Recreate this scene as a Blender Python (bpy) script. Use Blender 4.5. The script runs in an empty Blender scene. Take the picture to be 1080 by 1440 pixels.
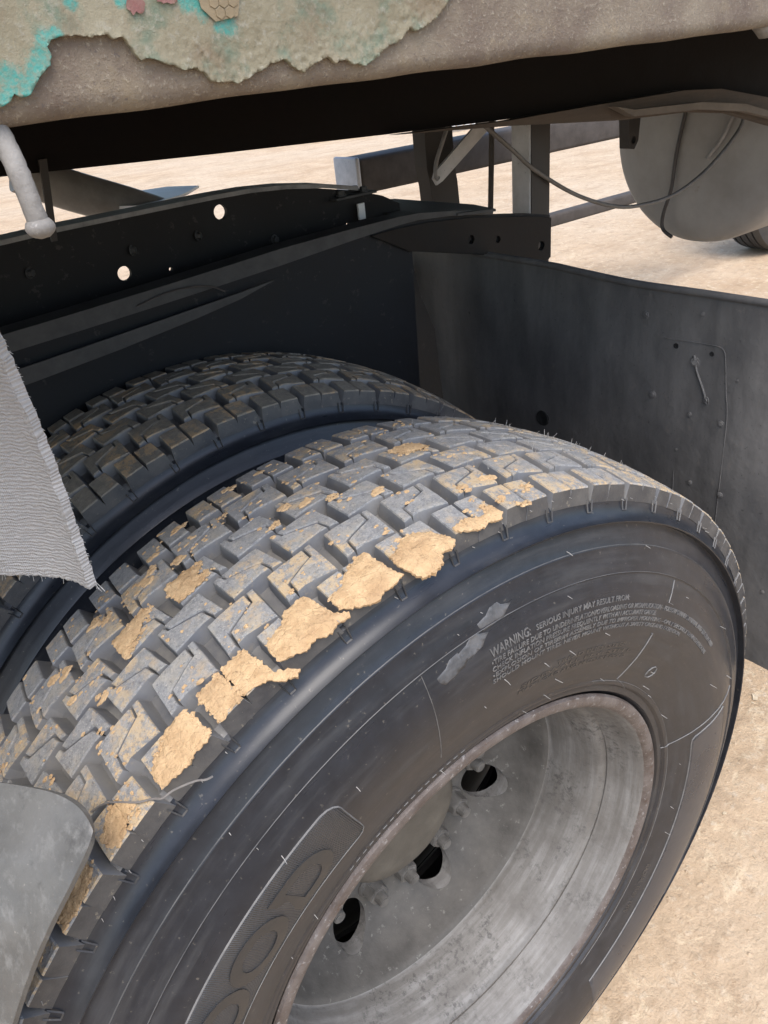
import bpy, bmesh, math, random
from mathutils import Vector, Matrix, noise
from mathutils.geometry import delaunay_2d_cdt, tessellate_polygon
random.seed(7)
SC = bpy.context.scene
COL = SC.collection
R_ = math.radians
ZC = 0.515                      # height of the wheel axis above the ground

# ------------------------------------------------------------------ camera
cam_d = bpy.data.cameras.new("camera")
cam = bpy.data.objects.new("camera", cam_d)
COL.objects.link(cam)
YAW, PIT, ROL = 0.5895, 0.5358, -0.1164
fw = Vector((math.sin(YAW)*math.cos(PIT), math.cos(YAW)*math.cos(PIT), -math.sin(PIT)))
rt = Vector((math.cos(YAW), -math.sin(YAW), 0))
up = rt.cross(fw)
rt2 = rt*math.cos(ROL) + up*math.sin(ROL)
up2 = up*math.cos(ROL) - rt*math.sin(ROL)
M = Matrix((rt2, up2, -fw)).transposed().to_4x4()
M.translation = Vector((-0.3326, -0.3750, 0.8465 + ZC))
cam.matrix_world = M
cam_d.sensor_fit = 'VERTICAL'
cam_d.sensor_height = 36
cam_d.lens = 1063.86/1440*36
cam_d.clip_start = 0.02
cam_d.clip_end = 600
SC.camera = cam

# ------------------------------------------------------------------ light
SUN_EL, SUN_AZ = R_(62), R_(205)   # azimuth measured clockwise from +Y
w = bpy.data.worlds.new("World"); SC.world = w; w.use_nodes = True
nt = w.node_tree
sky = nt.nodes.new('ShaderNodeTexSky'); sky.sky_type = 'NISHITA'
sky.sun_disc = False; sky.sun_elevation = SUN_EL; sky.sun_rotation = SUN_AZ
sky.air_density = 1.0; sky.dust_density = 2.2; sky.ozone_density = 1.0
nt.links.new(sky.outputs[0], nt.nodes['Background'].inputs[0])
nt.nodes['Background'].inputs[1].default_value = 0.145
sd = bpy.data.lights.new("sun", 'SUN'); sd.energy = 0.95; sd.angle = R_(35); sd.color = (1, .975, .94)
so = bpy.data.objects.new("sun", sd); COL.objects.link(so)
sdir = Vector((math.sin(SUN_AZ)*math.cos(SUN_EL), math.cos(SUN_AZ)*math.cos(SUN_EL), math.sin(SUN_EL)))
so.rotation_euler = sdir.to_track_quat('Z', 'Y').to_euler()
so.location = (0, 0, 6)
SC.view_settings.view_transform = 'Standard'
SC.view_settings.look = 'None'
SC.view_settings.exposure = 1.5
SC.view_settings.gamma = 1
try:
    SC.cycles.use_denoising = True
    SC.cycles.max_bounces = 8
except Exception:
    pass

# ------------------------------------------------------------------ material helpers
class G:
    def __init__(s, name):
        s.m = bpy.data.materials.new(name); s.m.use_nodes = True
        s.t = s.m.node_tree; s.b = s.t.nodes['Principled BSDF']
        s.geo = s.t.nodes.new('ShaderNodeNewGeometry')
        s.pos = s.geo.outputs['Position']
    def node(s, typ, **kw):
        n = s.t.nodes.new(typ)
        for k, v in kw.items():
            setattr(n, k, v)
        return n
    def lk(s, a, b): s.t.links.new(a, b)
    def val(s, sock, v):
        if isinstance(v, (int, float)): sock.default_value = v
        elif isinstance(v, (tuple, list)):
            sock.default_value = (*v, 1) if len(v) == 3 and len(sock.default_value) == 4 else v
        else: s.lk(v, sock)
    def noise(s, scale, detail=4, rough=.55, vec=None, dist=0):
        n = s.node('ShaderNodeTexNoise'); n.inputs['Scale'].default_value = scale
        n.inputs['Detail'].default_value = detail; n.inputs['Roughness'].default_value = rough
        n.inputs['Distortion'].default_value = dist
        s.lk(vec or s.pos, n.inputs['Vector']); return n.outputs['Fac']
    def vor(s, scale, vec=None, out='Distance', feature='F1', rand=1):
        n = s.node('ShaderNodeTexVoronoi', feature=feature); n.inputs['Scale'].default_value = scale
        n.inputs['Randomness'].default_value = rand
        s.lk(vec or s.pos, n.inputs['Vector']); return n.outputs[out]
    def scale(s, v, vec=None):
        n = s.node('ShaderNodeVectorMath', operation='MULTIPLY'); s.lk(vec or s.pos, n.inputs[0]); n.inputs[1].default_value = v
        return n.outputs[0]
    def ramp(s, f, a, b, lo=0., hi=1.):
        n = s.node('ShaderNodeMapRange'); n.clamp = True
        s.lk(f, n.inputs[0]); n.inputs[1].default_value = a; n.inputs[2].default_value = b
        n.inputs[3].default_value = lo; n.inputs[4].default_value = hi
        return n.outputs[0]
    def mix(s, f, a, b):
        n = s.node('ShaderNodeMix', data_type='RGBA')
        s.val(n.inputs[0], f); s.val(n.inputs[6], a); s.val(n.inputs[7], b); return n.outputs[2]
    def math(s, op, a, b=0.):
        n = s.node('ShaderNodeMath', operation=op); s.val(n.inputs[0], a); s.val(n.inputs[1], b); return n.outputs[0]
    def bump(s, h, strength=.3, dist=.002, prev=None):
        n = s.node('ShaderNodeBump'); n.inputs['Strength'].default_value = strength; n.inputs['Distance'].default_value = dist
        s.lk(h, n.inputs['Height'])
        if prev is not None: s.lk(prev, n.inputs['Normal'])
        return n.outputs[0]
    def done(s, col, rough=.6, bump=None, metal=0., spec=None):
        s.val(s.b.inputs['Base Color'], col); s.val(s.b.inputs['Roughness'], rough); s.val(s.b.inputs['Metallic'], metal)
        if spec is not None: s.b.inputs['Specular IOR Level'].default_value = spec
        if bump is not None: s.lk(bump, s.b.inputs['Normal'])
        return s.m

def m_rubber():
    g = G("tyre_rubber")
    n1 = g.noise(6, 6, .6); n2 = g.noise(45, 5, .65); n3 = g.noise(900, 3, .6)
    dust = g.math('MULTIPLY', g.ramp(n1, .42, .72), g.ramp(n2, .35, .7))
    c = g.mix(dust, (.030, .031, .034), (.085, .072, .058))
    c = g.mix(g.ramp(g.noise(160, 2, .7), .66, .74, 0, .5), c, (.13, .11, .085))
    r = g.ramp(n2, .3, .7, .36, .58)
    return g.done(c, r, g.bump(n3, .12, .0006, g.bump(n2, .12, .002)))
def m_sidewall():
    # browner and rougher on the inner half of the sidewall, round the bead (radius about the wheel axis)
    g = G("tyre_sidewall_rubber")
    tc = g.node('ShaderNodeTexCoord'); ob = tc.outputs['Object']
    sep = g.node('ShaderNodeSeparateXYZ'); g.lk(ob, sep.inputs[0])
    rr = g.math('SQRT', g.math('ADD', g.math('MULTIPLY', sep.outputs[0], sep.outputs[0]), g.math('MULTIPLY', sep.outputs[2], sep.outputs[2])))
    ang = g.math('ARCTAN2', sep.outputs[2], sep.outputs[0])
    cmb = g.node('ShaderNodeCombineXYZ'); g.lk(rr, cmb.inputs[0]); g.lk(g.math('MULTIPLY', ang, .05), cmb.inputs[1])
    streak = g.noise(70, 5, .6, cmb.outputs[0])
    n1 = g.noise(7, 6, .62); n2 = g.noise(55, 5, .65); n3 = g.noise(1000, 3, .6)
    brown_tint = g.math('MULTIPLY', g.ramp(rr, .425, .37, 0, 1), g.ramp(n1, .25, .65, .35, 1))
    c = g.mix(g.ramp(n2, .3, .75), (.010, .0115, .015), (.019, .021, .026))
    c = g.mix(g.math('MULTIPLY', brown_tint, .26), c, (.066, .052, .038))
    c = g.mix(g.math('MULTIPLY', g.ramp(streak, .5, .72), .3), c, (.085, .083, .08))
    c = g.mix(g.ramp(g.noise(220, 2, .6), .68, .75, 0, .4), c, (.16, .14, .11))
    r = g.math('ADD', g.ramp(streak, .3, .7, .25, .40), g.math('MULTIPLY', brown_tint, .12))
    return g.done(c, r, g.bump(n3, .10, .0005, g.bump(streak, .15, .0012)), spec=.36)
def m_blocktop(name, ca, cb, cs, sp=1.):
    g = G(name)
    n1 = g.noise(14, 5, .6); n2 = g.noise(130, 5, .7); n3 = g.noise(620, 3, .65)
    c = g.mix(g.ramp(n2, .32, .68), ca, cb)
    sy_ = g.node('ShaderNodeSeparateXYZ'); g.lk(g.pos, sy_.inputs[0])
    shd = g.ramp(sy_.outputs[1], .075, .02, 0, .12)
    c = g.mix(g.math('MULTIPLY', g.ramp(g.math('ADD', n1, shd), .49, .60), g.ramp(g.noise(75, 6, .75), .46, .54, 0, .9)), c, cs)
    c = g.mix(g.ramp(g.noise(620, 3, .7), .56, .66, 0, .6*sp), c, (.42, .40, .35))
    c = g.mix(g.ramp(g.noise(48, 5, .7), .5, .64, 0, .45*sp), c, (.36, .32, .25))
    c = g.mix(g.ramp(g.noise(380, 4, .7), .56, .68, 0, .6*sp), c, (.075, .075, .075))
    return g.done(c, .78, g.bump(n3, .55, .0012, g.bump(n2, .5, .003)))
def m_blockside():
    g = G("tread_wall_rubber")
    n1 = g.noise(22, 5, .6); n2 = g.noise(160, 4, .65)
    c = g.mix(g.ramp(n1, .35, .7), (.125, .128, .136), (.21, .202, .188))
    c = g.mix(g.ramp(n2, .58, .72, 0, .5), c, (.26, .22, .165))
    return g.done(c, .62, g.bump(n2, .2, .0012))
def m_mud(name="dried_mud", k=1.0):
    g = G(name)
    n1 = g.noise(60, 6, .7); n2 = g.noise(420, 4, .7); cr = g.vor(95, out='Distance', feature='DISTANCE_TO_EDGE')
    c = g.mix(g.ramp(n1, .3, .7), (.43*k, .278*k, .145*k), (.59*k, .415*k, .235*k))
    c = g.mix(g.ramp(n2, .56, .72, 0, .7), c, (.28*k, .175*k, .09*k))
    c = g.mix(g.ramp(g.noise(28, 5, .7), .52, .68, 0, .6), c, (.34*k, .215*k, .115*k))
    b = g.bump(n2, .7, .0014, g.bump(n1, .8, .004))
    b = g.bump(g.ramp(cr, 0, .06), .35, .0012, b)
    return g.done(c, .92, b, spec=.2)
def m_rim():
    g = G("rim_dusty_steel")
    tc = g.node('ShaderNodeTexCoord'); ob = tc.outputs['Object']
    sep = g.node('ShaderNodeSeparateXYZ'); g.lk(ob, sep.inputs[0])
    ang = g.math('ARCTAN2', sep.outputs[2], sep.outputs[0])
    cmb = g.node('ShaderNodeCombineXYZ'); g.lk(sep.outputs[1], cmb.inputs[0]); g.lk(g.math('MULTIPLY', ang, .018), cmb.inputs[1])
    st = g.noise(90, 5, .7, cmb.outputs[0]); n1 = g.noise(11, 7, .7); n2 = g.noise(130, 6, .75); n3 = g.noise(500, 3, .6)
    c = g.mix(g.ramp(n1, .35, .68), (.112, .102, .089), (.160, .150, .135))
    c = g.mix(g.math('MULTIPLY', g.ramp(st, .44, .70, 0, .7), g.ramp(n1, .38, .62, .25, 1)), c, (.29, .28, .262))
    c = g.mix(g.math('MULTIPLY', g.ramp(n2, .50, .60), g.ramp(g.noise(16, 5, .6), .46, .62, 0, .75)), c, (.052, .048, .043))
    c = g.mix(g.ramp(g.noise(300, 3, .6), .63, .72, 0, .7), c, (.12, .10, .085))
    return g.done(c, g.ramp(n2, .3, .7, .5, .75), g.bump(n3, .25, .0008, g.bump(n2, .25, .002)))
def m_flange():
    g = G("rusty_flange_steel")
    n1 = g.noise(30, 6, .7); n2 = g.noise(170, 5, .7); n3 = g.noise(600, 3, .6)
    c = g.mix(g.ramp(n1, .35, .65), (.075, .056, .046), (.150, .128, .115))
    c = g.mix(g.ramp(n2, .58, .68, 0, .7), c, (.34, .325, .31))
    c = g.mix(g.ramp(g.noise(80, 4, .7), .6, .68, 0, .8), c, (.09, .05, .035))
    return g.done(c, .55, g.bump(n2, .5, .0015, g.bump(n3, .3, .0008)), metal=.25)
def m_simple(name, a, b, scale=20, rough=.6, bs=.25, bd=.0015, metal=0., spec=None, streak=None, spots=None):
    g = G(name)
    v = g.scale(streak) if streak else None
    n1 = g.noise(scale, 6, .65, v); n2 = g.noise(scale*9, 4, .65)
    c = g.mix(g.ramp(n1, .33, .68), a, b)
    if spots: c = g.mix(g.ramp(g.noise(scale*5, 4, .7), spots[1], spots[1]+.06, 0, .85), c, spots[0])
    return g.done(c, g.ramp(n1, .3, .7, rough-.08, rough+.08), g.bump(n2, bs, bd), metal=metal, spec=spec)
def m_rail():
    g = G("bare_weathered_steel")
    n1 = g.noise(16, 6, .65); n2 = g.noise(380, 5, .75); n3 = g.noise(1100, 4, .7)
    c = g.mix(g.ramp(n1, .35, .65), (.118, .086, .064), (.215, .178, .128))
    c = g.mix(g.ramp(g.noise(45, 5, .7), .55, .68, 0, .7), c, (.215, .17, .11))
    c = g.mix(g.ramp(n2, .55, .66, 0, .7), c, (.31, .27, .205))
    c = g.mix(g.ramp(g.noise(330, 3, .7), .60, .68, 0, .75), c, (.10, .08, .07))
    c = g.mix(g.ramp(g.noise(28, 4, .6, None, 1.2), .64, .70, 0, .35), c, (.15, .11, .11))
    return g.done(c, .85, g.bump(n2, .9, .0014, g.bump(n3, .6, .0006, g.bump(g.noise(90, 5, .7), .5, .003))))
def m_paint(teal_pts):
    g = G("peeling_olive_paint")
    n1 = g.noise(22, 6, .65); n2 = g.noise(240, 5, .7); n3 = g.noise(800, 3, .7)
    c = g.mix(g.ramp(n1, .35, .65), (.150, .128, .078), (.205, .182, .120))
    c = g.mix(g.ramp(g.noise(38, 5, .7), .48, .62, 0, .75), c, (.085, .125, .085))
    c = g.mix(g.ramp(n2, .54, .66, 0, .7), c, (.23, .215, .165))
    c = g.mix(g.ramp(g.noise(26, 5, .65, None, .8), .54, .66, 0, .6), c, (.135, .095, .055))
    # teal undercoat showing where the top coat has gone
    far = None
    for (x, z, r) in teal_pts:
        d = g.node('ShaderNodeVectorMath', operation='DISTANCE'); g.lk(g.scale((1, 0, 1)), d.inputs[0]); d.inputs[1].default_value = (x, 0, z+ZC)
        q = g.math('DIVIDE', d.outputs['Value'], r)
        far = q if far is None else g.math('MINIMUM', far, q)
    edge = g.math('ADD', far, g.math('MULTIPLY', g.math('SUBTRACT', g.noise(120, 5, .75), .5), 3.0))
    c = g.mix(g.math('MULTIPLY', g.ramp(edge, 1.3, .7), g.ramp(g.noise(420, 3, .6), .35, .6, .45, 1)), c, (.045, .205, .170))
    c = g.mix(g.ramp(g.noise(520, 3, .6), .64, .70, 0, .5), c, (.13, .11, .08))
    return g.done(c, .72, g.bump(n2, .6, .0012, g.bump(n3, .4, .0005)))
def m_fabric():
    g = G("woven_belt_fabric")
    tc = g.node('ShaderNodeTexCoord'); uv = tc.outputs['UV']
    wv = g.node('ShaderNodeTexWave', wave_type='BANDS', bands_direction='Y'); g.lk(uv, wv.inputs[0])
    wv.inputs['Scale'].default_value = 15; wv.inputs['Distortion'].default_value = 7.0; wv.inputs['Detail'].default_value = 3; wv.inputs['Detail Scale'].default_value = 1.2
    wx = g.node('ShaderNodeTexWave', wave_type='BANDS', bands_direction='X'); g.lk(uv, wx.inputs[0])
    wx.inputs['Scale'].default_value = 40; wx.inputs['Distortion'].default_value = 3; wx.inputs['Detail'].default_value = 2
    n1 = g.noise(30, 5, .6); n2 = g.noise(700, 3, .7)
    c = g.mix(g.ramp(n1, .3, .7), (.43, .42, .405), (.55, .54, .525))
    c = g.mix(g.ramp(n2, .55, .7, 0, .55), c, (.20, .19, .18))
    c = g.mix(g.math('MULTIPLY', wv.outputs['Fac'], .35), (.30, .288, .275), c)
    b = g.bump(wx.outputs['Fac'], .35, .0008, g.bump(wv.outputs['Fac'], .5, .0016)); b = g.bump(n2, .7, .0009, b)
    return g.done(c, .95, b, spec=.15)
def m_knurl():
    g = G("knurled_rubber")
    tc = g.node('ShaderNodeTexCoord')
    wv = g.node('ShaderNodeTexWave', wave_type='BANDS', bands_direction='X', wave_profile='TRI'); g.lk(tc.outputs['UV'], wv.inputs[0])
    wv.inputs['Scale'].default_value = 200; wv.inputs['Distortion'].default_value = 0
    c = g.mix(g.ramp(g.noise(18, 5, .6), .35, .7), (.022, .023, .026), (.05, .047, .044))
    c = g.mix(g.math('MULTIPLY', wv.outputs['Fac'], .30), c, (.065, .066, .070))
    return g.done(c, .42, g.bump(wv.outputs['Fac'], .9, .0008))
def m_ground():
    g = G("sandy_earth")
    n0 = g.noise(.35, 5, .6); n1 = g.noise(2.2, 7, .62); n2 = g.noise(14, 7, .68); n3 = g.noise(120, 4, .65)
    c = g.mix(g.ramp(n1, .34, .66), (.365, .255, .155), (.485, .36, .235))
    c = g.mix(g.ramp(n0, .40, .62, 0, .5), c, (.50, .41, .30))
    c = g.mix(g.ramp(n2, .52, .66, 0, .65), c, (.30, .215, .135))
    c = g.mix(g.ramp(g.noise(35, 5, .7), .56, .68, 0, .7), c, (.53, .435, .32))
    c = g.mix(g.ramp(n3, .58, .70, 0, .6), c, (.27, .18, .105))
    c = g.mix(g.ramp(g.noise(9, 7, .75, None, 1.5), .56, .62, 0, .55), c, (.58, .46, .31))
    trk = g.noise(3.2, 5, .6, g.scale((.25, 1.6, 1)))
    c = g.mix(g.ramp(trk, .54, .68, 0, .45), c, (.30, .205, .125))
    crk2 = g.vor(4.5, out='Distance', feature='DISTANCE_TO_EDGE')
    c = g.mix(g.math('MULTIPLY', g.ramp(crk2, 0, .010, .28, 0), g.ramp(n1, .50, .60)), c, (.22, .15, .09))
    crk = g.vor(1.1, out='Distance', feature='DISTANCE_TO_EDGE', vec=None)
    c = g.mix(g.ramp(crk, .0, .008, .14, 0), c, (.22, .15, .10))
    b = g.bump(n3, .45, .004, g.bump(n2, .6, .02, g.bump(n1, .5, .06)))
    return g.done(c, .95, b, spec=.15)
def m_flap():
    g = G("dusty_black_mudguard")
    n0 = g.noise(5, 5, .6); n1 = g.noise(18, 6, .65, g.scale((1, 1, .22))); n2 = g.noise(130, 4, .65)
    c = g.mix(g.ramp(n1, .35, .68), (.083, .080, .077), (.142, .136, .129))
    c = g.mix(g.ramp(n0, .45, .68, 0, .5), c, (.04, .041, .045))
    c = g.mix(g.ramp(g.noise(60, 5, .7), .60, .70, 0, .4), c, (.16, .14, .12))
    c = g.mix(g.ramp(g.noise(220, 3, .6), .66, .73, 0, .6), c, (.02, .02, .02))
    return g.done(c, .62, g.bump(n2, .25, .0015, g.bump(g.noise(11, 4), .35, .012)))

RUB = m_rubber(); SIDE = m_sidewall(); MUD = m_mud(); RIM = m_rim(); FLG = m_flange()
TOP = m_blocktop("tread_top_rubber", (.165, .165, .166), (.275, .27, .258), (.46, .335, .19))
TOPB = m_blocktop("tread_top_brown_dust_shaded", (.135, .118, .096), (.235, .200, .152), (.40, .265, .14), .35)  # inner tyre: brown dust, base also lowered for shade under the bed
WALL = m_blockside(); KNURL = m_knurl(); GROUND = m_ground(); FLAP = m_flap(); FAB = m_fabric()
SHW = m_simple('shoulder_wall_rubber', (.030, .030, .032), (.080, .074, .066), 30, .5, .3, spots=((.15, .13, .10), .62))
RIDGE = m_simple("dusty_mould_line", (.095, .092, .088), (.18, .172, .16), 60, .7)
LETTER = m_simple("raised_letter_rubber", (.06, .06, .062), (.15, .145, .135), 80, .45)
PANEL = m_simple("smooth_panel_rubber", (.020, .022, .028), (.045, .044, .046), 14, .30, .1)
BIGLET = m_simple("brand_letter_rubber", (.013, .0135, .015), (.028, .027, .026), 16, .40, .12)
HAIR = m_simple("rubber_hair", (.22, .21, .19), (.36, .34, .31), 90, .6)
BLACK = m_simple("black_frame_paint", (.005, .0048, .0048), (.010, .009, .0085), 10, .65, spec=.25, spots=((.032, .028, .025), .60))
BLACKD = m_simple("black_dusty_edge", (.020, .020, .020), (.052, .051, .049), 24, .7)
ARCH = m_simple("wheel_arch_black", (.004, .0048, .006), (.008, .009, .011), 12, .6, spec=.25, spots=((.022, .021, .020), .62))
BROWNK = m_simple("brown_black_steel", (.014, .011, .009), (.028, .022, .018), 14, .65)
WOOD = m_simple("old_bed_plank", (.035, .023, .015), (.075, .055, .04), 10, .8, .4, .002, streak=(.6, 4, 6))
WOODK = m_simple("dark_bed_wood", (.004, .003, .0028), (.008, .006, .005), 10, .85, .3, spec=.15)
GALV = m_simple("grey_weathered_steel", (.34, .335, .33), (.50, .49, .48), 18, .6, .3, spots=((.10, .08, .07), .66))
TUBE = m_simple("grey_brown_tube", (.050, .042, .036), (.085, .073, .064), 14, .75, .2, spec=.25)
TANK = m_simple("grey_tank_paint", (.22, .205, .19), (.30, .285, .268), 7, .55, .12, spots=((.22, .19, .17), .69))
CABLE = m_simple("grey_cable_sheath", (.16, .15, .14), (.24, .23, .22), 40, .6)
CABLEB = m_simple("black_cable_sheath", (.03, .026, .024), (.06, .052, .048), 40, .6)
HOOK = m_simple("greyed_hook_paint", (.15, .138, .122), (.25, .235, .212), 60, .7, .5, .001, spots=((.28, .26, .24), .64))
def m_sheet():
    g = G("grey_plastic_sheet"); n1 = g.noise(13, 6, .65); n2 = g.noise(70, 6, .7, g.scale((1.6, 1, .5))); n3 = g.noise(420, 4, .7)
    c = g.mix(g.ramp(n1, .36, .66), (.070, .067, .060), (.125, .120, .108))
    c = g.mix(g.ramp(n2, .52, .68, 0, .65), c, (.185, .18, .165))
    c = g.mix(g.ramp(g.noise(40, 5, .7), .60, .70, 0, .5), c, (.05, .047, .042))
    c = g.mix(g.ramp(n3, .64, .72, 0, .6), c, (.25, .23, .19))
    return g.done(c, g.ramp(n2, .3, .7, .34, .52), g.bump(n3, .2, .0008, g.bump(n1, .35, .006)))
SHEET = m_sheet()
RAIL = m_rail()
DISC = m_simple('shade_darkened_disc', (.050, .045, .038), (.105, .096, .083), 18, .72, .4, .002, spots=((.17, .16, .14), .62))  # darker than the rim to stand in for the shade of a deeper disc
NUT = m_simple("dusty_nut_steel", (.085, .078, .068), (.16, .148, .13), 60, .65, .5)
HUBM = m_simple("dusty_shaded_hub", (.070, .060, .046), (.115, .100, .077), 25, .7, .35)  # dusty hub, darkened with the disc for the same recess shade
DARK = m_simple("brake_drum_steel", (.05, .047, .045), (.09, .085, .08), 20, .6)
WHITE = m_simple("chalky_white", (.6, .59, .57), (.78, .77, .75), 8, .7, .2)
STONE = m_simple("pale_concrete", (.36, .32, .26), (.5, .45, .37), 8, .9, .5, .01)

# ------------------------------------------------------------------ mesh helpers
def mesh(name, V, F, mats, mi=None, smooth=False, uv=None):
    me = bpy.data.meshes.new(name); me.from_pydata([tuple(v) for v in V], [], F)
    for m in (mats if isinstance(mats, (list, tuple)) else [mats]): me.materials.append(m)
    if mi: me.polygons.foreach_set('material_index', mi)
    if smooth is True: me.polygons.foreach_set('use_smooth', [True]*len(me.polygons))
    if uv:
        l = me.uv_layers.new(name='UVMap')
        for lp in me.loops: l.data[lp.index].uv = uv[lp.vertex_index]
    me.update(); me.validate()
    return me
def fixn(me):
    bm = bmesh.new(); bm.from_mesh(me); bmesh.ops.recalc_face_normals(bm, faces=bm.faces); bm.to_mesh(me); bm.free(); return me
def smooth_by_angle(me, deg=35):
    bm = bmesh.new(); bm.from_mesh(me)
    for f in bm.faces: f.smooth = True
    for e in bm.edges:
        if len(e.link_faces) == 2 and e.calc_face_angle(0) > R_(deg): e.smooth = False
    bm.to_mesh(me); bm.free(); return me
def ob(name, me, parent=None, loc=(0, 0, 0), rot=(0, 0, 0)):
    o = bpy.data.objects.new(name, me); COL.objects.link(o); o.location = loc; o.rotation_euler = rot
    if parent is not None: o.parent = parent
    return o
def empty(name, loc=(0, 0, 0), parent=None):
    o = bpy.data.objects.new(name, None); COL.objects.link(o); o.location = loc; o.empty_display_size = .1
    if parent is not None: o.parent = parent
    return o
def tag(o, label=None, cat=None, group=None, kind=None):
    for k, v in (('label', label), ('category', cat), ('group', group), ('kind', kind)):
        if v: o[k] = v
    return o
def copy_to(o, parent, loc=None, rot=None):
    c = o.copy(); COL.objects.link(c); c.parent = parent
    if loc is not None: c.location = loc
    if rot is not None: c.rotation_euler = rot
    return c
def revolve(name, prof, n=240, closed=False, mats=None, mats_fn=None, smooth=40, a0=0, a1=360, fn=None):
    full = abs(a1-a0-360) < 1e-6; V = []; F = []; mi = []
    m = n if full else n+1; k = len(prof)
    for i in range(m):
        t = R_(a0+(a1-a0)*i/n)
        for (y, r) in prof:
            x, z = r*math.cos(t), r*math.sin(t)
            V.append(fn(x, y, z) if fn else (x, y, z))
    kk = k if closed else k-1
    for i in range(n):
        i2 = (i+1) % m
        for j in range(kk):
            j2 = (j+1) % k
            F.append((i*k+j, i*k+j2, i2*k+j2, i2*k+j)); mi.append(mats_fn(j) if mats_fn else 0)
    me = mesh(name, V, F, mats, mi); fixn(me); smooth_by_angle(me, smooth); return me
def box(x0, x1, y0, y1, z0, z1, bev=0.0, name='box', mat=None):
    bm = bmesh.new(); r = bmesh.ops.create_cube(bm, size=1)
    for v in r['verts']: v.co = Vector(((x0+x1)/2+v.co.x*(x1-x0), (y0+y1)/2+v.co.y*(y1-y0), (z0+z1)/2+v.co.z*(z1-z0)))
    if bev: bmesh.ops.bevel(bm, geom=list(bm.edges), offset=bev, segments=3, affect='EDGES', profile=.5)
    me = bpy.data.meshes.new(name); bm.to_mesh(me); bm.free(); me.materials.append(mat)
    if bev: smooth_by_angle(me, 50)
    return me
def tube(name, pts, rad, mat, n=10, closed_ends=True, sub=6, radf=None):
    # smooth tube through control points (Catmull-Rom)
    P = [Vector(p) for p in pts]; Q = []
    for i in range(len(P)-1):
        p0 = P[max(i-1, 0)]; p1 = P[i]; p2 = P[i+1]; p3 = P[min(i+2, len(P)-1)]
        for s in range(sub):
            t = s/sub
            Q.append(.5*((2*p1)+(p2-p0)*t+(2*p0-5*p1+4*p2-p3)*t*t+(3*p1-p0-3*p2+p3)*t**3))
    Q.append(P[-1]); V = []; F = []; nrm = None
    for i, q in enumerate(Q):
        d = (Q[min(i+1, len(Q)-1)]-Q[max(i-1, 0)]).normalized()
        if nrm is None: nrm = d.orthogonal().normalized()
        nrm = (nrm-d*nrm.dot(d)).normalized(); b = d.cross(nrm)
        rr = rad*(radf(i/(len(Q)-1)) if radf else 1)
        for k in range(n):
            a = 2*math.pi*k/n; V.append(q+(nrm*math.cos(a)+b*math.sin(a))*rr)
    for i in range(len(Q)-1):
        for k in range(n): F.append((i*n+k, i*n+(k+1) % n, (i+1)*n+(k+1) % n, (i+1)*n+k))
    F.append(tuple(reversed(range(n)))); F.append(tuple(range((len(Q)-1)*n, len(Q)*n)))
    me = mesh(name, V, F, mat); smooth_by_angle(me, 50); return me
def plate(name, outer, holes, thick, place, mat, bev=0):
    # polygon with holes, thickened; place(u, v, w) gives the 3D point
    loops = [outer]+holes; flat = [p for l in loops for p in l]
    tri = tessellate_polygon([[Vector((p[0], p[1], 0)) for p in l] for l in loops])
    n = len(flat); V = [place(p[0], p[1], 0) for p in flat]+[place(p[0], p[1], thick) for p in flat]
    F = [tuple(t) for t in tri]+[tuple(i+n for i in reversed(t)) for t in tri]; s = 0
    for l in loops:
        for i in range(len(l)):
            a, b = s+i, s+(i+1) % len(l); F.append((a, b, b+n, a+n))
        s += len(l)
    return fixn(mesh(name, V, F, mat))
def circ(x, y, r, n=20): return [(x+r*math.cos(2*math.pi*i/n), y+r*math.sin(2*math.pi*i/n)) for i in range(n)]
def cdt(outline, step, jitter=.3):
    xs = [p[0] for p in outline]; ys = [p[1] for p in outline]; P = [Vector(p) for p in outline]; n = len(P)
    E = [(i, (i+1) % n) for i in range(n)]
    def inside(x, y):
        c = False; j = n-1
        for i in range(n):
            if (P[i].y > y) != (P[j].y > y) and x < (P[j].x-P[i].x)*(y-P[i].y)/(P[j].y-P[i].y)+P[i].x: c = not c
            j = i
        return c
    y = min(ys)+step/2; row = 0
    while y < max(ys):
        x = min(xs)+step*(.5 if row % 2 else 1)
        while x < max(xs):
            a, b = x+random.uniform(-jitter, jitter)*step, y+random.uniform(-jitter, jitter)*step
            if inside(a, b): P.append(Vector((a, b)))
            x += step
        y += step*.87; row += 1
    v, e, f, ov, oe, of = delaunay_2d_cdt(P, E, [], 1, 1e-7)
    return [(p.x, p.y) for p in v], [tuple(t) for t in f], n
def edge_dist(p, outline):
    best = 9
    for i in range(len(outline)):
        a, b = outline[i], outline[(i+1) % len(outline)]
        dx, dy = b[0]-a[0], b[1]-a[1]; L = dx*dx+dy*dy or 1e-12
        t = max(0, min(1, ((p[0]-a[0])*dx+(p[1]-a[1])*dy)/L))
        best = min(best, math.hypot(p[0]-a[0]-t*dx, p[1]-a[1]-t*dy))
    return best
def rough_line(pts, seg, amp, seed=0, closed=True):
    out = []; n = len(pts)
    for i in range(n if closed else n-1):
        a, b = pts[i], pts[(i+1) % n]; L = math.hypot(b[0]-a[0], b[1]-a[1]); k = max(1, int(L/seg))
        nx, ny = -(b[1]-a[1])/(L or 1), (b[0]-a[0])/(L or 1)
        for s in range(k):
            t = s/k; q = (a[0]+(b[0]-a[0])*t, a[1]+(b[1]-a[1])*t)
            d = amp*(noise.noise(Vector((q[0]/seg*.7, q[1]/seg*.7, seed)))+.5*noise.noise(Vector((q[0]/seg*1.9, q[1]/seg*1.9, seed+5))))
            out.append((q[0]+nx*d, q[1]+ny*d))
    return out

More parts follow.
